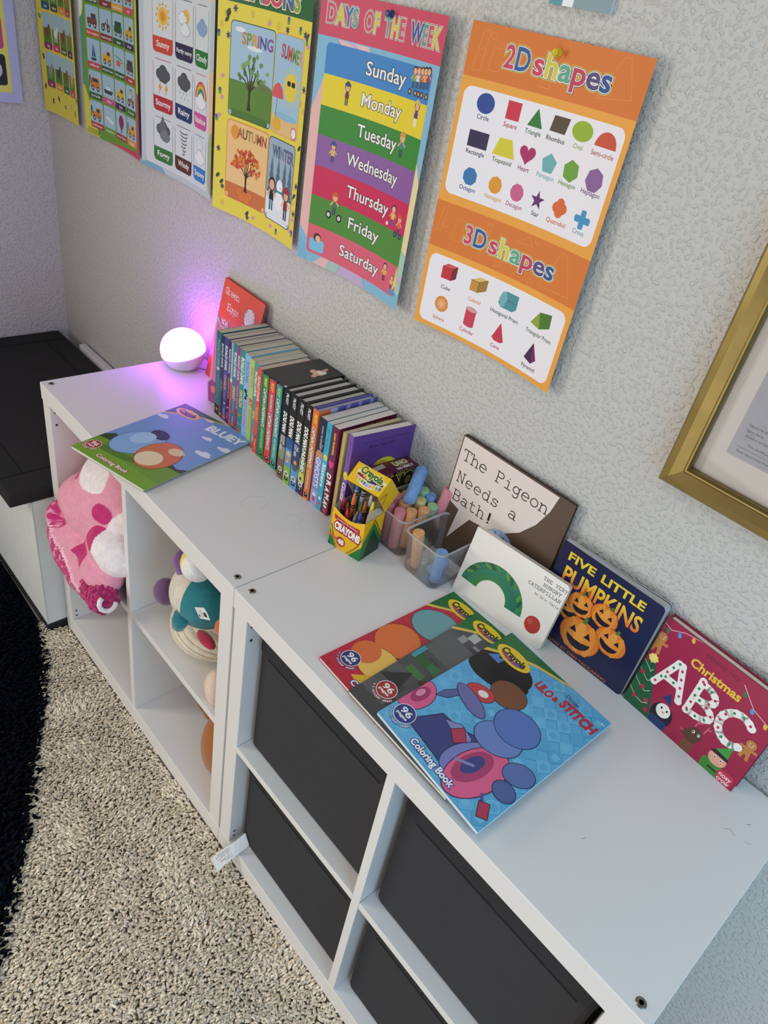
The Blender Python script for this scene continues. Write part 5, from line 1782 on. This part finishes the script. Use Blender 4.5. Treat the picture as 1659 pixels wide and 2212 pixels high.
# small festive figures along the foot
A.E(58, 22, 17, 20, '#16182c')
A.E(58, 30, 11, 12, '#f2efe8')
A.E(54, 33, 1.5, 2, '#1a1a22')
A.E(63, 33, 1.5, 2, '#1a1a22')
A.P([(56, 29), (62, 29), (59, 25)], '#e8a83a')
A.R(44, 0, 72, 14, '#24386c', 4)
A.P([(48, 48), (56, 62), (64, 46)], '#24386c')
A.E(108, 32, 11, 15, '#5a3a2a', -15)
A.E(97, 28, 8, 6, '#5a3a2a', 10)
A.E(91, 28, 3, 3, '#c8304f')
for x in (106, 114):
    A.E(x, 37, 2, 2.6, '#f2f0ea')
    A.E(x - .5, 37, 1, 1.4, '#1a1a1a')
for x in (104, 118):
    A.L([(x, 46), (x + 2, 60)], 1.6, '#d86a84')
    A.L([(x + 1, 54), (x + 7, 58)], 1.4, '#d86a84')
A.R(98, 0, 116, 18, '#7a4a34', 4)
A.R(132, 0, 164, 20, '#3f8a34', 5)
A.E(149, 28, 13, 12, '#e8a890')
A.P(arc(149, 31, 13.5, 12, 10, 170, 10), '#2a1c1e')
A.P([(140, 40), (160, 38), (158, 60)], '#3f9a3f')
A.E(145, 29, 1.8, 2.4, '#f4f2f0')
A.E(154, 29, 1.8, 2.4, '#f4f2f0')
A.E(145, 28.6, 1, 1.4, '#22181a')
A.E(154, 28.6, 1, 1.4, '#22181a')
A.R(143, 7, 157, 10, '#2a2a22')
for x, y, s_ in ((172, 74, 1.0), (6, 121, 1.1)):
    A.E(x, y + 8 * s_, 7 * s_, 7 * s_, '#c08040')
    A.R(x - 5 * s_, y - 10 * s_, x + 5 * s_, y + 4 * s_, '#c08040', 3)
    A.L([(x - 11 * s_, y - 1), (x + 11 * s_, y + 1)], 4.4 * s_, '#c08040')
    for d in (-3, 3):
        A.L([(x + d * s_, y - 6 * s_), (x + 1.6 * d * s_, y - 17 * s_)], 4.6 * s_, '#c08040')
    A.L(arc(x, y + 8 * s_, 3.4 * s_, 3 * s_, 200, 340, 6), .8, '#f0e0c8')
    for d in (-2.4, 2.4):
        A.E(x + d * s_, y + 9.5 * s_, .9, .9, '#f0e0c8')
A.R(158, 0, 181, 20, '#cf2f4c', 6)
A.T('nosy', 169.5, 13, 7, '#f4e8e8', .02, 18)
A.T('crow', 169.5, 5, 7, '#f4e8e8', .02, 18)
eu = Vector((.1839, -.0150, 0)).normalized()
book('picture_book', 'crimson padded book with large white spotted capitals on its cover', 'book', Vector((.5035, -.0275, H + .0003)), eu, Vector((0, .012, .163)), 185, 163, 17, A, None, '#8f1c3c', '#e6dcc8', hard=True)

# ------------------------------------------------------------------ crayon box
O = Vector((-.0162, -.1873, H + .0003))
an = .189
E1, E2, EZ = Vector((math.cos(an), math.sin(an), 0)), Vector((-math.sin(an), math.cos(an), 0)), Vector((0, 0, 1))
cw, cd, h1, h2, th, hl = .0698, .0545, .081, .0803, .9037, .0413
cb = thing('crayon_box', 'open yellow and green cardboard crayon box standing on the shelf top', 'crayon box', O + E1 * cw / 2 + E2 * cd / 2)
YE, GR_, DG = '#eebb14', '#1f7a36', '#12402a'


def P3(x, y, z):
    return O + E1 * x + E2 * y + EZ * z


def quadbox(b, pts, t, n, col, inner):
    """thin card panel: outer polygon pts, thickness t towards -n"""
    k = len(pts)
    b.face(pts, C(col))
    q = [p - n * t for p in pts]
    b.face(q[::-1], C(inner))
    for i in range(k):
        j = (i + 1) % k
        b.face([pts[i], q[i], q[j], pts[j]], C('#b09a78'))


b = MB()
quadbox(b, [P3(0, 0, 0), P3(cw, 0, 0)] + [P3(cw * (1 - k / 10), 0, h1 - .012 * math.sin(PI * k / 10)) for k in range(11)], .0006, -E2, YE, '#b8a184')
quadbox(b, [P3(cw, 0, 0), P3(cw, cd, 0), P3(cw, cd, h2), P3(cw, 0, h1)], .0006, E1, YE, '#b8a184')
quadbox(b, [P3(0, cd, 0), P3(0, 0, 0), P3(0, 0, h1), P3(0, cd, h2)], .0006, -E1, GR_, '#b8a184')
quadbox(b, [P3(cw, cd, 0), P3(0, cd, 0), P3(0, cd, h2), P3(cw, cd, h2)], .0006, E2, YE, '#b8a184')
quadbox(b, [P3(0, cd, .0004), P3(cw, cd, .0004), P3(cw, 0, .0004), P3(0, 0, .0004)], .0002, EZ, '#b8a184', '#b8a184')
A = Art(69.8, 68.5, YE)
A.P([(0, 0), (16, 0), (0, 34)], GR_)
A.P([(0, 0), (5, 0), (0, 12)], DG)
A.P([(69.8, 0), (46, 0), (69.8, 30)], GR_)
for k in (0, 2.2):
    A.L([(43 - k, 0), (62 - k, 26), (69, 48)], .9, '#1a1a18')
    A.L([(17 + k, 0), (9 + k, 18), (1 + k * .5, 44)], .9, '#1a1a18')
A.P([(5, 67), (6, 58), (35, 53), (62, 54), (61, 63), (35, 61)], '#b3263a')
A.T('Preferred by Teachers!', 35, 58.5, 3, '#f4e4d4', .01, 44, rot=-3)
A.T('CRAYONS', 36, 44, 14, '#f6f2ec', .06, 56, rot=-4, out=[(.14, '#b3263a')])
A.E(26, 17, 10, 10, '#b3263a', n=26)
A.T('48', 26, 17, 10, '#f6f0ea', .05, 14)
A.P([(0, 20), (12, 16), (20, 18), (12, 22), (0, 26)], '#d8683a')
A.emit(b, frame(P3(0, 0, 0), E1, EZ))
A = Art(54.5, 79.5, YE)
A.P([(0, 0), (54.5, 0), (54.5, 30), (27, 72), (0, 32)], GR_)
A.P([(8, 0), (54.5, 0), (54.5, 14), (29, 56), (20, 40)], DG)
for k in (0, 2.4):
    A.L([(0, 36 + k), (27, 76 + k), (54, 34 + k)], .9, '#1a1a18')
A.emit(b, frame(P3(cw, 0, 0), E2, EZ))
b.build('box_body', M_PRINT, cb)
b = MB()
fl = [(0, 0, 0), (.0035, .003, .006), (.009, .010, .0115), (.0125, .020, .0145), (.011, .029, .012), (.0135, .038, .0115), (.0125, .047, .008), (.006, .052, .003), (0, cd, -.0005)]
quadbox(b, [P3(cw - .0012 - a_ * .55, .001 + y_ * .97, h1 - .0006 + z_) for a_, y_, z_ in fl], .0005, EZ, '#c8b294', '#b8a184')
b.build('inner_flap', M_PRINT, cb)


def LP(x, yf, zz):
    c, s = math.cos(th), math.sin(th)
    return P3(x, cd - yf * c + zz * s, h2 + zz * c + yf * s)


n1 = (LP(0, 1, 0) - LP(0, 0, 0)).normalized()
n2 = (LP(0, 0, 1) - LP(0, 0, 0)).normalized()
b = MB()
quadbox(b, [LP(0, cd, .003), LP(cw, cd, .003), LP(cw, cd, hl), LP(0, cd, hl)], .0006, n1, YE, '#b8a184')
quadbox(b, [LP(0, cd, hl), LP(cw, cd, hl), LP(cw, 0, hl), LP(0, 0, hl)], .0006, n2, GR_, '#b8a184')
quadbox(b, [LP(cw, cd, .003), LP(cw, 0, -.001), LP(cw, 0, hl), LP(cw, cd, hl)], .0006, E1, YE, '#b8a184')
quadbox(b, [LP(0, cd, .003), LP(0, cd, hl), LP(0, 0, hl), LP(0, 0, -.001)], .0006, -E1, YE, '#b8a184')
quadbox(b, [LP(0, 0, -.001), LP(0, 0, hl), LP(cw, 0, hl), LP(cw, 0, -.001)], .0006, -n1, YE, '#b8a184')
A = Art(69.8, 38, YE)
A.P(arc(38, 26, 30, 23, 178, 362, 18), '#e8dcc8')
for i, c in enumerate(['#a8502f', '#c8304f', '#e08a6a', '#e8d060', '#3f8a3a', '#3a3f8a', '#6a3a8a', '#c8c4c8', '#8a5a3a']):
    x = 14 + i * 6
    A.P([(x - 3, 22), (x + 3, 22), (x + 3, 13 + abs(i - 4)), (x - 3, 13 + abs(i - 4))], c)
    A.R(x - 3, 14.5 + abs(i - 4), x + 3, 16 + abs(i - 4), '#1c1c1c')
    A.E(x + 1, 8 + abs(i - 4) * 1.2, 2.6, 3.4, ['#e0a06a', '#d8b24a', '#7aa84a', '#5a6ab0', '#b0a0d0'][i % 5], 0, 8)
A.T('Crayola', 37, 28.5, 12, '#17672e', .035, 48, rot=-5, out=[(.09, '#f6e27a')])
A.emit(b, frame(LP(0, cd, .003), E1, n2))
A = Art(54.5, 41, YE)
A.P([(12, 0), (54, 0), (54, 22)], '#e8b414')
for k in (0, 2):
    A.L([(8 + k, 2), (18 + k, 20), (28 + k, 2)], .8, '#2a3a20')
A.emit(b, frame(LP(cw, cd, .001), -n1, n2))
b.build('lid', M_PRINT, cb)


# ------------------------------------------------------------------ crayons
def crayon(x, y, z, L, lean, col, label, wrap=None):
    """round wax stick with a stepped cone tip in a banded paper wrapper; z = height of its lower end in the box"""
    p = P3(x, y, z)
    d = (EZ + E1 * lean[0] + E2 * lean[1]).normalized()
    q = Vector((0, 0, 1)).rotation_difference(d).to_matrix().to_4x4()
    M = Matrix.Translation(p) @ q
    T = thing('crayon', label, 'crayon', p, 'crayons in the box')
    r = .0040
    b = MB()
    b.lathe([(0, 0), (r * .9, 0), (r * .9, L - .016), (r * .86, L - .0125), (r * .42, L - .002), (r * .36, L), (0, L)], 16, C(col), M)
    b.build('wax_stick', M_WAX, T)
    b = MB()
    w = wrap or col
    cs = [C(w), C('#16161a'), C(w), C('#16161a'), C(w)]
    b.lathe([(r, .006), (r, L - .030), (r, L - .0275), (r, L - .0258), (r, L - .0232), (r, L - .0195)], 16, cs, M)
    b.build('paper_wrapper', M_PRINT, T)


CR = [
    (.010, .047, .030, .084, (-.04, .05), '#3a8acb', 'light blue crayon standing tall at the back left of the box', '#8fc0e0'),
    (.022, .045, .036, .084, (.02, .06), '#1c1c1e', 'black tipped crayon with a pale wrapper, tallest in the box', '#c9c9cc'),
    (.022, .024, .022, .084, (-.01, .02), '#e8742c', 'bright orange crayon standing tall near the front of the box'),
    (.043, .040, .020, .084, (0, .05), '#ededea', 'white crayon behind the brown one in the box', '#8f8f92'),
    (.042, .029, .014, .084, (.0, .03), '#b0622f', 'brown crayon between the white and the royal blue ones', '#c87848'),
    (.0545, .030, .019, .084, (.02, .04), '#e6d42c', 'yellow crayon at the right of the box'),
    (.050, .010, .004, .084, (-.02, .03), '#2a49b0', 'royal blue crayon at the front right of the box', '#6d86d0'),
    (.026, .008, -.0, .080, (-.05, .03), '#d83a48', 'red crayon low at the front edge of the box'),
    (.007, .022, .002, .084, (-.05, .02), '#d02f4f', 'crimson crayon low in the left side of the box'),
    (.041, .007, .0, .080, (.0, .02), '#6f7476', 'grey crayon with a white wrapper low at the front of the box', '#e4e4e2'),
    (.038, .013, .001, .080, (.02, .02), '#e8842c', 'orange tipped crayon half hidden behind the grey one'),
    (.031, .017, .001, .082, (.02, .02), '#1d2140', 'dark navy crayon low in the middle of the box'),
    (.014, .018, .0, .084, (.0, .03), '#7a4a2c', 'tan brown crayon low at the left front of the box'),
    (.014, .033, .0, .086, (-.02, .03), '#236a34', 'green crayon low behind the tall orange one'),
    (.033, .030, .0, .086, (.0, .03), '#7c9a2c', 'olive green crayon low behind the navy one'),
    (.009, .035, .0, .088, (-.03, .04), '#1f2c66', 'deep blue crayon low at the left back of the box'),
    (.032, .042, .0, .088, (.0, .04), '#1f4a30', 'dark green crayon low at the back of the box'),
    (.060, .040, .0, .084, (.03, .03), '#6a2438', 'maroon crayon low at the back right of the box'),
]
for q in CR:
    x, y, z, L, ln, c, lab = q[:7]
    crayon(x, y, z + .0012, L, ln, c, lab, q[7] if len(q) > 7 else None)

# ------------------------------------------------------------------ maroon card game box behind the crayons
b = MB()
b.box(-.0400, -.0035, -.0975, -.004, H + .0003, H + .1166, C('#5c1d2e'))
A = Art(93, 36.5, '#5f1e30')
A.P([(6, 20), (32, 22), (30, 27), (33, 33), (5, 30), (8, 25)], '#b8b4a8')
A.T('NEW DECK', 19, 26, 3, '#6a5a50', .01, 18)
A.T('UNO', 66, 22, 11, '#e8dcb0', .05, 32, out=[(.16, '#8a7430')])
A.T('SHOW EM', 66, 12.6, 2.2, '#d8d0b8', .01, 16)
A.T('NO MERCY', 66, 7.5, 6, '#efeae0', .05, 40, out=[(.12, '#17120f')])
A.emit(b, frame((-.0035, -.0975, H + .1166), (0, 1, 0), (-1, 0, 0)))
A = Art(93, 116, '#541a2a')
A.T('UNO', 46, 92, 30, '#17120f', .07, 76, shear=.1, out=[(.15, '#c8ab52'), (.11, '#17120f'), (.05, '#d8c070')])
A.T('NO MERCY', 46, 64, 10, '#efeae0', .05, 70, out=[(.10, '#17120f')])
A.R(8, 12, 85, 40, '#3a121e')
A.emit(b, frame((-.0035, -.0975, H + .0003), (0, 1, 0), (0, 0, 1)))
tag(b.build('card_game_box', M_GLOSS), 'maroon card game box with gold lettering standing by the violet book', 'game box')


# ------------------------------------------------------------------ clear tubs of sidewalk chalk
def tub(label, x0, x1, y0, y1, hz, bot, group):
    t = thing('plastic_tub', label, 'tub', ((x0 + x1) / 2, (y0 + y1) / 2, H), group)

    def ring(dx0, dx1, dy0, dy1, z, r=.013):
        p = []
        for cx, cy, a in ((x1 - dx1 - r, y0 + dy0 + r, -90), (x1 - dx1 - r, y1 - dy1 - r, 0), (x0 + dx0 + r, y1 - dy1 - r, 90), (x0 + dx0 + r, y0 + dy0 + r, 180)):
            p += [(x, y, z) for x, y in arc(cx, cy, r, r, a, a + 90, 6)]
        return p
    B = bot
    z0 = H + .0006
    mid = lambda k: ring(B[0] * (1 - k), B[1] * (1 - k), B[2] * (1 - k), B[3] * (1 - k), z0 + hz * k)
    b = MB()
    b.grid([ring(B[0] + .004, B[1] + .004, B[2] + .004, B[3] + .004, z0)] + [mid(k) for k in (.04, .3, .6, .97)], C('#fff'), close=True, cap0=True)
    b.build('tub_wall', M_TUB, t, smooth=True)
    b = MB()
    zt = z0 + hz
    b.grid([ring(0, 0, 0, 0, zt - .004), ring(-.0016, -.0016, -.0016, -.0016, zt - .0035), ring(-.0018, -.0018, -.0018, -.0018, zt - .0005), ring(-.0005, -.0005, -.0005, -.0005, zt), ring(.0012, .0012, .0012, .0012, zt - .001), ring(.0012, .0012, .0012, .0012, zt - .004)], C('#fff'), close=True)
    b.build('rim', M_TUBRIM, t, smooth=True)
    return t


tub('nearly empty clear plastic tub holding only a few chalk sticks', .0960, .1812, -.1240, -.0190, .0820, (.0045, .0050, .0070, .0060), 'clear plastic chalk tubs')
tub('clear plastic tub packed full of chalk sticks, beside the crayon box', -.0010, .0850, -.1150, -.0125, .0820, (.0040, .0040, .0080, .0060), 'clear plastic chalk tubs')


def chalk(p0, p1, col, label, r=.0112):
    b = MB()
    p0, p1 = Vector(p0), Vector(p1)
    d = (p1 - p0).normalized()
    L = (p1 - p0).length
    b.tube([p0, p0 + d * .0012, p1 - d * .0022, p1 - d * .0004, p1], [r * .9, r * .97, r * 1.04, r * .98, r * .92], 20, C(col))
    o = b.build('chalk_stick', M_CHALK)
    for p in o.data.polygons:
        p.use_smooth = len(p.vertices) == 4
    tag(o, label, 'chalk', 'sidewalk chalk sticks')


PK, BL, GN, YL, OR = '#e08f9c', '#7fa6d8', '#a9d0a2', '#dccf8c', '#e6ac78'
ZB = H + .0035
stand = [
    (.0330, -.1035, .082, PK, 'pink chalk stick at the front left of the full tub'), (.0600, -.1040, .083, PK, 'pink chalk stick at the front of the full tub, nearest the empty tub'), (.0225, -.0770, .084, PK, 'pink chalk stick against the crayon box side of the full tub'),
    (.0460, -.0800, .084, OR, 'peach chalk stick in the middle of the full tub under the lying blue one'), (.0700, -.0850, .082, OR, 'peach chalk stick behind the front pink ones'), (.0790, -.0660, .086, OR, 'peach chalk stick at the right side of the full tub'),
    (.0250, -.0530, .080, OR, 'orange chalk stick at the left side of the full tub'), (.0390, -.0580, .090, YL, 'yellow chalk stick left of the lying blue one'), (.0590, -.0560, .090, YL, 'yellow chalk stick right of the lying blue one'),
    (.0240, -.0330, .090, YL, 'pale yellow chalk stick at the back left of the full tub'), (.0440, -.0350, .096, GN, 'mint green chalk stick behind the lying blue one'), (.0790, -.0440, .086, GN, 'mint green chalk stick at the right of the full tub'),
]
for x, y, L, c, lab in stand:
    x, y, L = x - .0075, y + .0095, L - .004
    chalk((x, y, ZB), (x + .002 * math.sin(x * 900), y, ZB + L), c, lab, .0098)
chalk((.0545, -.0235, ZB), (.0545, -.0225, ZB + .089), BL, 'blue chalk stick standing at the back of the full tub, nearest the green one', .0098)
chalk((.0110, -.0920, ZB), (.0085, -.0890, ZB + .074), BL, 'blue chalk stick standing in the corner by the crayon box', .0060)
chalk((.0510, -.0760, H + .0955), (.0150, -.0150, H + .1200), BL, 'blue chalk stick lying across the top of the full tub', .0115)
chalk((.0730, -.0290, ZB), (.0870, -.0160, H + .121), PK, 'pink chalk stick poking up beside the brown picture book', .0105)
chalk((.1150, -.0960, ZB), (.1085, -.1020, ZB + .073), OR, 'peach chalk stick leaning in the left corner of the empty tub', .0098)
chalk((.1590, -.0940, ZB), (.1635, -.0980, ZB + .066), BL, 'blue chalk stick standing at the front of the empty tub', .0098)
chalk((.1400, -.0900, ZB + .006), (.1470, -.0530, ZB + .012), BL, 'blue chalk stick lying on the floor of the empty tub', .0085)
chalk((.1280, -.0700, ZB + .009), (.1200, -.0420, ZB + .010), GN, 'short mint green chalk stub on the floor of the empty tub', .0092)

# ------------------------------------------------------------------ glowing dome lamp
lp = thing('dome_lamp', 'glowing white dome night lamp on the far end of the shelf top', 'lamp', (-.722, -.073, H))
lc_ = Vector((-.722, -.073, H + .0415))
R_ = .0525
tilt = Vector((-.16, -.20, 1)).normalized()
Q = Vector((0, 0, 1)).rotation_difference(tilt).to_matrix().to_4x4()
b = MB()
rows = []
for i in range(15):
    t = PI * (.04 + .60 * i / 14)
    z = max(-R_ * math.cos(t), -.0412)
    rr_ = R_ * .985 * math.sin(t)
    rows.append([lc_ + Vector((rr_ * math.cos(2 * PI * j / 40), rr_ * math.sin(2 * PI * j / 40), z)) for j in range(40)])
b.grid(rows, C('#e4e2e6'), close=True, cap0=True)
b.build('lamp_base', M_PLASTIC, lp, smooth=True)
b = MB()
rows = []
for i in range(19):
    t = .001 + PI * .545 * i / 18
    rows.append([lc_ + (Q @ Vector((R_ * math.sin(t) * math.cos(2 * PI * j / 44), R_ * math.sin(t) * math.sin(2 * PI * j / 44), R_ * .96 * math.cos(t)))) for j in range(44)])
b.grid(rows, C('#ffffff'), close=True)
b.build('glow_dome', M_GLOW, lp, smooth=True)
b = MB()
b.tube([(-.676, -.058, H + .012), (-.675, -.042, H + .006), (-.671, -.026, H + .0025), (-.655, -.014, H + .0022), (-.60, -.008, H + .0022), (-.52, -.0045, H + .0022)], .0018, 8, C('#8a8790'))
b.build('power_cord', M_PLASTIC, lp, smooth=True)


# ------------------------------------------------------------------ soft things in the cubbies
def soft(name, blobs, m, colf, parent=None, ctr=None, k=60.0, nu=120, nv=70, amp=None):
    """one continuous soft body: the smooth union of overlapping ellipsoids, sampled outwards from ctr"""
    bc = np.array([b[0] for b in blobs])
    br_ = np.array([b[1] for b in blobs])
    ctr = np.array(ctr if ctr is not None else bc[0])
    th_ = np.linspace(.0005, PI - .0005, nv)
    ph = np.linspace(0, 2 * PI, nu, endpoint=False)
    T_, F_ = np.meshgrid(th_, ph, indexing='ij')
    d = np.stack([np.sin(T_) * np.cos(F_), np.sin(T_) * np.sin(F_), -np.cos(T_)], -1).reshape(-1, 3)

    def field(r):
        p = ctr + d * r[:, None]
        e = np.zeros(len(p))
        for c, q in zip(bc, br_):
            e += np.exp(-k * (np.linalg.norm((p - c) / q, axis=1) - 1) * q.min())
        return np.log(e)
    best = np.full(len(d), .01)
    for r in np.linspace(.01, .34, 133):
        ins = field(np.full(len(d), r)) > 0
        best[ins] = r
    lo, hi = best, best + .0025
    for _ in range(6):
        mid = (lo + hi) / 2
        ins = field(mid) > 0
        lo, hi = np.where(ins, mid, lo), np.where(ins, hi, mid)
    P_ = ctr + d * lo[:, None]
    faces = [(i * nu + j, i * nu + (j + 1) % nu, (i + 1) * nu + (j + 1) % nu, (i + 1) * nu + j) for i in range(nv - 1) for j in range(nu)]
    me = bpy.data.meshes.new(name)
    me.from_pydata(P_.tolist(), [], faces)
    me.update()
    if amp:
        nn = [v.normal.copy() for v in me.vertices]
        for v, n in zip(me.vertices, nn):
            v.co += n * amp(v.co)
        me.update()
    ca = me.color_attributes.new('Col', 'FLOAT_COLOR', 'POINT')
    buf = []
    for v in me.vertices:
        buf += [*colf(v.co, v.normal), 1.0]
    ca.data.foreach_set('color', buf)
    me.polygons.foreach_set('use_smooth', [True] * len(me.polygons))
    me.materials.append(m)
    o = bpy.data.objects.new(name, me)
    COL.objects.link(o)
    if parent is not None:
        o.parent = parent
        if parent.type == 'EMPTY':
            o.location = -parent.location
    return o


BP, MG, WH, BK = C('#e79ab0'), C('#c22a6c'), C('#efe4e6'), C('#221a1c')


def blanket_col(p, n):
    x, y, z = p
    u, v = x + .55, z - .36
    # darker scalloped band along the folded hem, stitched white edge, then plain pink with white and magenta patches
    zb = .390 - (x + .668) * .34 + .054 + .0035 * math.sin((x - z) * 620)
    if y < -.36 and x < -.42 and (z < zb or (x < -.695 and z < .47)):
        if z > zb - .006 and x > -.70:
            return C('#f4d6df')
        q = noise.noise((x * 75, y * 75, z * 75))
        return C('#e992b4') if q > .24 else (MG if q > -.35 else C('#a81c58'))
    if ((x + .665) / .052) ** 2 + ((z - .462) / .030) ** 2 < 1 and y < -.33:
        q = noise.noise((x * 75, y * 75, z * 75))
        return C('#e992b4') if q > .22 else MG
    e = ((u - .155) / .072) ** 2 + ((v - .165) / .075) ** 2
    if e < 1 and p.y < -.22:
        return WH
    e = ((u + .02) / .07) ** 2 + ((v - .25) / .035) ** 2
    if e < 1:
        return WH
    if ((u - .062) / .028) ** 2 + ((v - .195) / .020) ** 2 < 1 or ((u - .075) / .026) ** 2 + ((v - .150) / .022) ** 2 < 1:
        return MG
    if 0 < (v - .075) < .05 and abs(u - .035) < .034 * (1 - (v - .075) / .05):
        return MG
    if ((u + .085) / .022) ** 2 + ((v - .215) / .018) ** 2 < 1:
        return C('#cf3f7c')
    return BP


bl = soft('fleece_blanket', [((-.552, -.26, .515), (.158, .15, .135)), ((-.50, -.25, .55), (.112, .14, .13)), ((-.47, -.375, .475), (.085, .055, .055)), ((-.60, -.375, .49), (.10, .05, .07)),
                             ((-.668, -.405, .432), (.045, .038, .042)), ((-.63, -.424, .405), (.06, .028, .034)), ((-.575, -.430, .384), (.07, .028, .034)), ((-.515, -.432, .372), (.06, .028, .034)),
                             ((-.56, -.405, .425), (.10, .035, .035)), ((-.47, -.405, .425), (.07, .045, .035)), ((-.55, -.20, .42), (.16, .17, .05))], M_FLEECE, blanket_col, None, (-.55, -.33, .47), 260.0, 330, 210, lambda p: .0060 * noise.noise((p.x * 13 + p.z * 9, p.y * 16, p.z * 20)) + .0016 * noise.noise(p * 60))
tag(bl, 'folded pink fleece blanket bulging out of the upper left cubby', 'blanket')
b = MB()
ctr = Vector((-.432, -.428, .392))
ax = Vector((.93, -.12, .30)).normalized()
a1 = ax.cross(Vector((0, 0, 1))).normalized()
a2 = ax.cross(a1)
L0, L1, RH = -.060, .046, .030


def hemp(q, an_, r):
    e = min(1, (L1 - q) / .02 + .35, (q - L0) / .02 + .35)
    return ctr + ax * q + (a1 * math.cos(an_) + a2 * math.sin(an_)) * r * e


b.grid([[hemp(L0 + (L1 - L0) * i / 12, 2 * PI * j / 18, RH) for j in range(18)] for i in range(13)], MG, close=True, cap0=True, cap1=True)
o = b.build('sherpa_hem', M_PLUSH, bl, smooth=True)
b = MB()
rn = random.Random(8)
for k in range(420):
    p = hemp(rn.uniform(L0 - .004, L1 + .004), rn.uniform(0, 2 * PI), RH * rn.uniform(.97, 1.05))
    q = rn.uniform(.0034, .0052)
    b.ell(p, (q, q, q), C(rn.choice(['#b8286a', '#c43a78', '#a81e5c', '#bd3070'])), 7, 5)
b.build('sherpa_curls', M_PLUSH, o, smooth=True)
b = MB()
e0 = ctr + ax * (L1 + .006)
b.tube([e0 + a1 * (.017 * math.cos(q)) + a2 * (.017 * math.sin(q)) for q in [k * .5 - 1 for k in range(9)]], .0055, 8, WH)
b.build('white_trim', M_PLUSH, o, smooth=True)

rib = lambda p: abs(math.sin((p.z * .92 + .25 * (p.x + .15) + .05 * p.y) * PI / .0125))
KN = [C('#d9cbb4'), C('#c8b99f')]


def rib_shade_col(p, n):
    s = rib(p)
    return C('#a89a80') if s < .3 else (KN[0] if s < .75 else C('#e0d4be'))  # shading painted into the ribs: darker grooves, lighter crests


kb = thing('ribbed_plush', 'round cream ribbed plush toy sitting on the shelf of the open right cubby', 'plush toy', (-.202, -.28, .367))
soft('body', [((-.202, -.280, .4275), (.098, .098, .0602))], M_PLUSH, rib_shade_col, kb, None, 60.0, 260, 220, lambda p: .0028 * (rib(p) ** .5 - 1) + .0007 * noise.noise(p * 300))
b = MB()
b.ell((-.068, -.370, .412), (.024, .020, .045), C('#e0c4b2'), 14, 10, None, lambda p: 1 + .06 * noise.noise(p * 5))
tag(b.build('fluffy_toy', M_PLUSH, smooth=True), 'pale pink fluffy toy tucked in the corner beside the ribbed plush', 'plush toy')

bp_ = thing('bird_plush', 'cream, teal and purple plush toy lying on the ribbed one', 'plush toy', (-.18, -.328, .485))


def bird_col(p, n):
    return C('#d6cabb')


soft('body', [((-.180, -.328, .5455), (.074, .066, .0595))], M_PLUSH, bird_col, bp_)
b = MB()
rows = []
for i in range(15):
    t = PI * (.06 + .80 * i / 14)
    row = []
    for j in range(13):
        a_ = math.radians(278 + 84 * j / 12 - 26 * max(0, i / 14 - .55))
        row.append(Vector((-.180, -.328, .5455)) + Vector((.0765 * math.sin(t) * math.cos(a_ + .25 * i / 14), .0685 * math.sin(t) * math.sin(a_ + .25 * i / 14), .0615 * math.cos(t))))
    rows.append(row)
b.grid(rows, C('#2b7a82'))
b.build('teal_shawl', M_PLUSH, bp_, smooth=True)
b = MB()
b.tube([(-.158, -.388, .538), (-.162, -.392, .520), (-.164, -.394, .505)], [.017, .016, .012], 12, C('#2b7a82'))
b.build('wing_tip', M_PLUSH, bp_, smooth=True)
b = MB()
b.ell((-.276, -.360, .490), (.026, .024, .030), C('#6a4a72'), 14, 10)
b.build('foot', M_PLUSH, bp_, smooth=True)
b = MB()
b.tube([(-.213, -.347, .572), (-.216, -.350, .592), (-.215, -.352, .614), (-.210, -.353, .632)], [.022, .018, .024, .015], 14, C('#7a4f8a'))
b.build('sleeve', M_PLUSH, bp_, smooth=True)
b = MB()
rows = []
for i in range(13):
    t = PI * i / 12
    rows.append([Vector((-.163, -.358, .645)) + Vector((.032 * math.sin(t) * math.cos(2 * PI * j / 18), .030 * math.sin(t) * math.sin(2 * PI * j / 18), -.034 * math.cos(t))) for j in range(18)])
b.grid(rows, lambda i, j: C('#e2d24a') if j in (9, 10, 11, 12) else C('#e6e2de'), close=True)
b.build('head', M_PLUSH, bp_, smooth=True)
b = MB()
b.ell((-.100, -.374, .516), (.028, .012, .008), C('#b02f44'), 12, 8)
b.build('red_underside', M_PLUSH, bp_, smooth=True)
b = MB()
b.ell((-.066, -.362, .570), (.016, .014, .018), C('#d86a2a'), 12, 8)
b.build('orange_foot', M_PLUSH, bp_, smooth=True)
b = MB()
tg = frame((-.090, -.394, .590), (.80, -.06, .60), (-.50, -.1, .62))
b.prism([(0, 0), (46, 0), (48, 14), (44, 24), (2, 22)], 0, .0006, C('#e6e4e4'), tg)
A = Art(46, 24, '#e8e6e6')
for k in range(5):
    A.R(12, 4 + k * 3.4, 26, 5.2 + k * 3.4, '#9a9a9e')
A.R(29, 5, 42, 15, '#3a3a3e')
A.E(6, 6, 3, 3, '#2a2a2e')
A.emit(b, lambda u, v, w: tg(u * .98 + .3, v * .9 + .5, w + .0006))
b.build('care_tag', M_PRINT, bp_)

br = thing('brown_plush', 'brown plush toy mostly hidden in the lower right open cubby', 'plush toy', (-.075, -.29, .047))
soft('body', [((-.100, -.30, .157), (.060, .068, .109))], M_PLUSH, lambda p, n: C('#a3652c'), br)
b = MB()
b.ell((-.172, -.33, .234), (.018, .012, .024), C('#8f5626'), 12, 8)
b.ell((-.152, -.325, .222), (.018, .014, .022), C('#8f5626'), 12, 8)
b.build('ear', M_PLUSH, br, smooth=True)
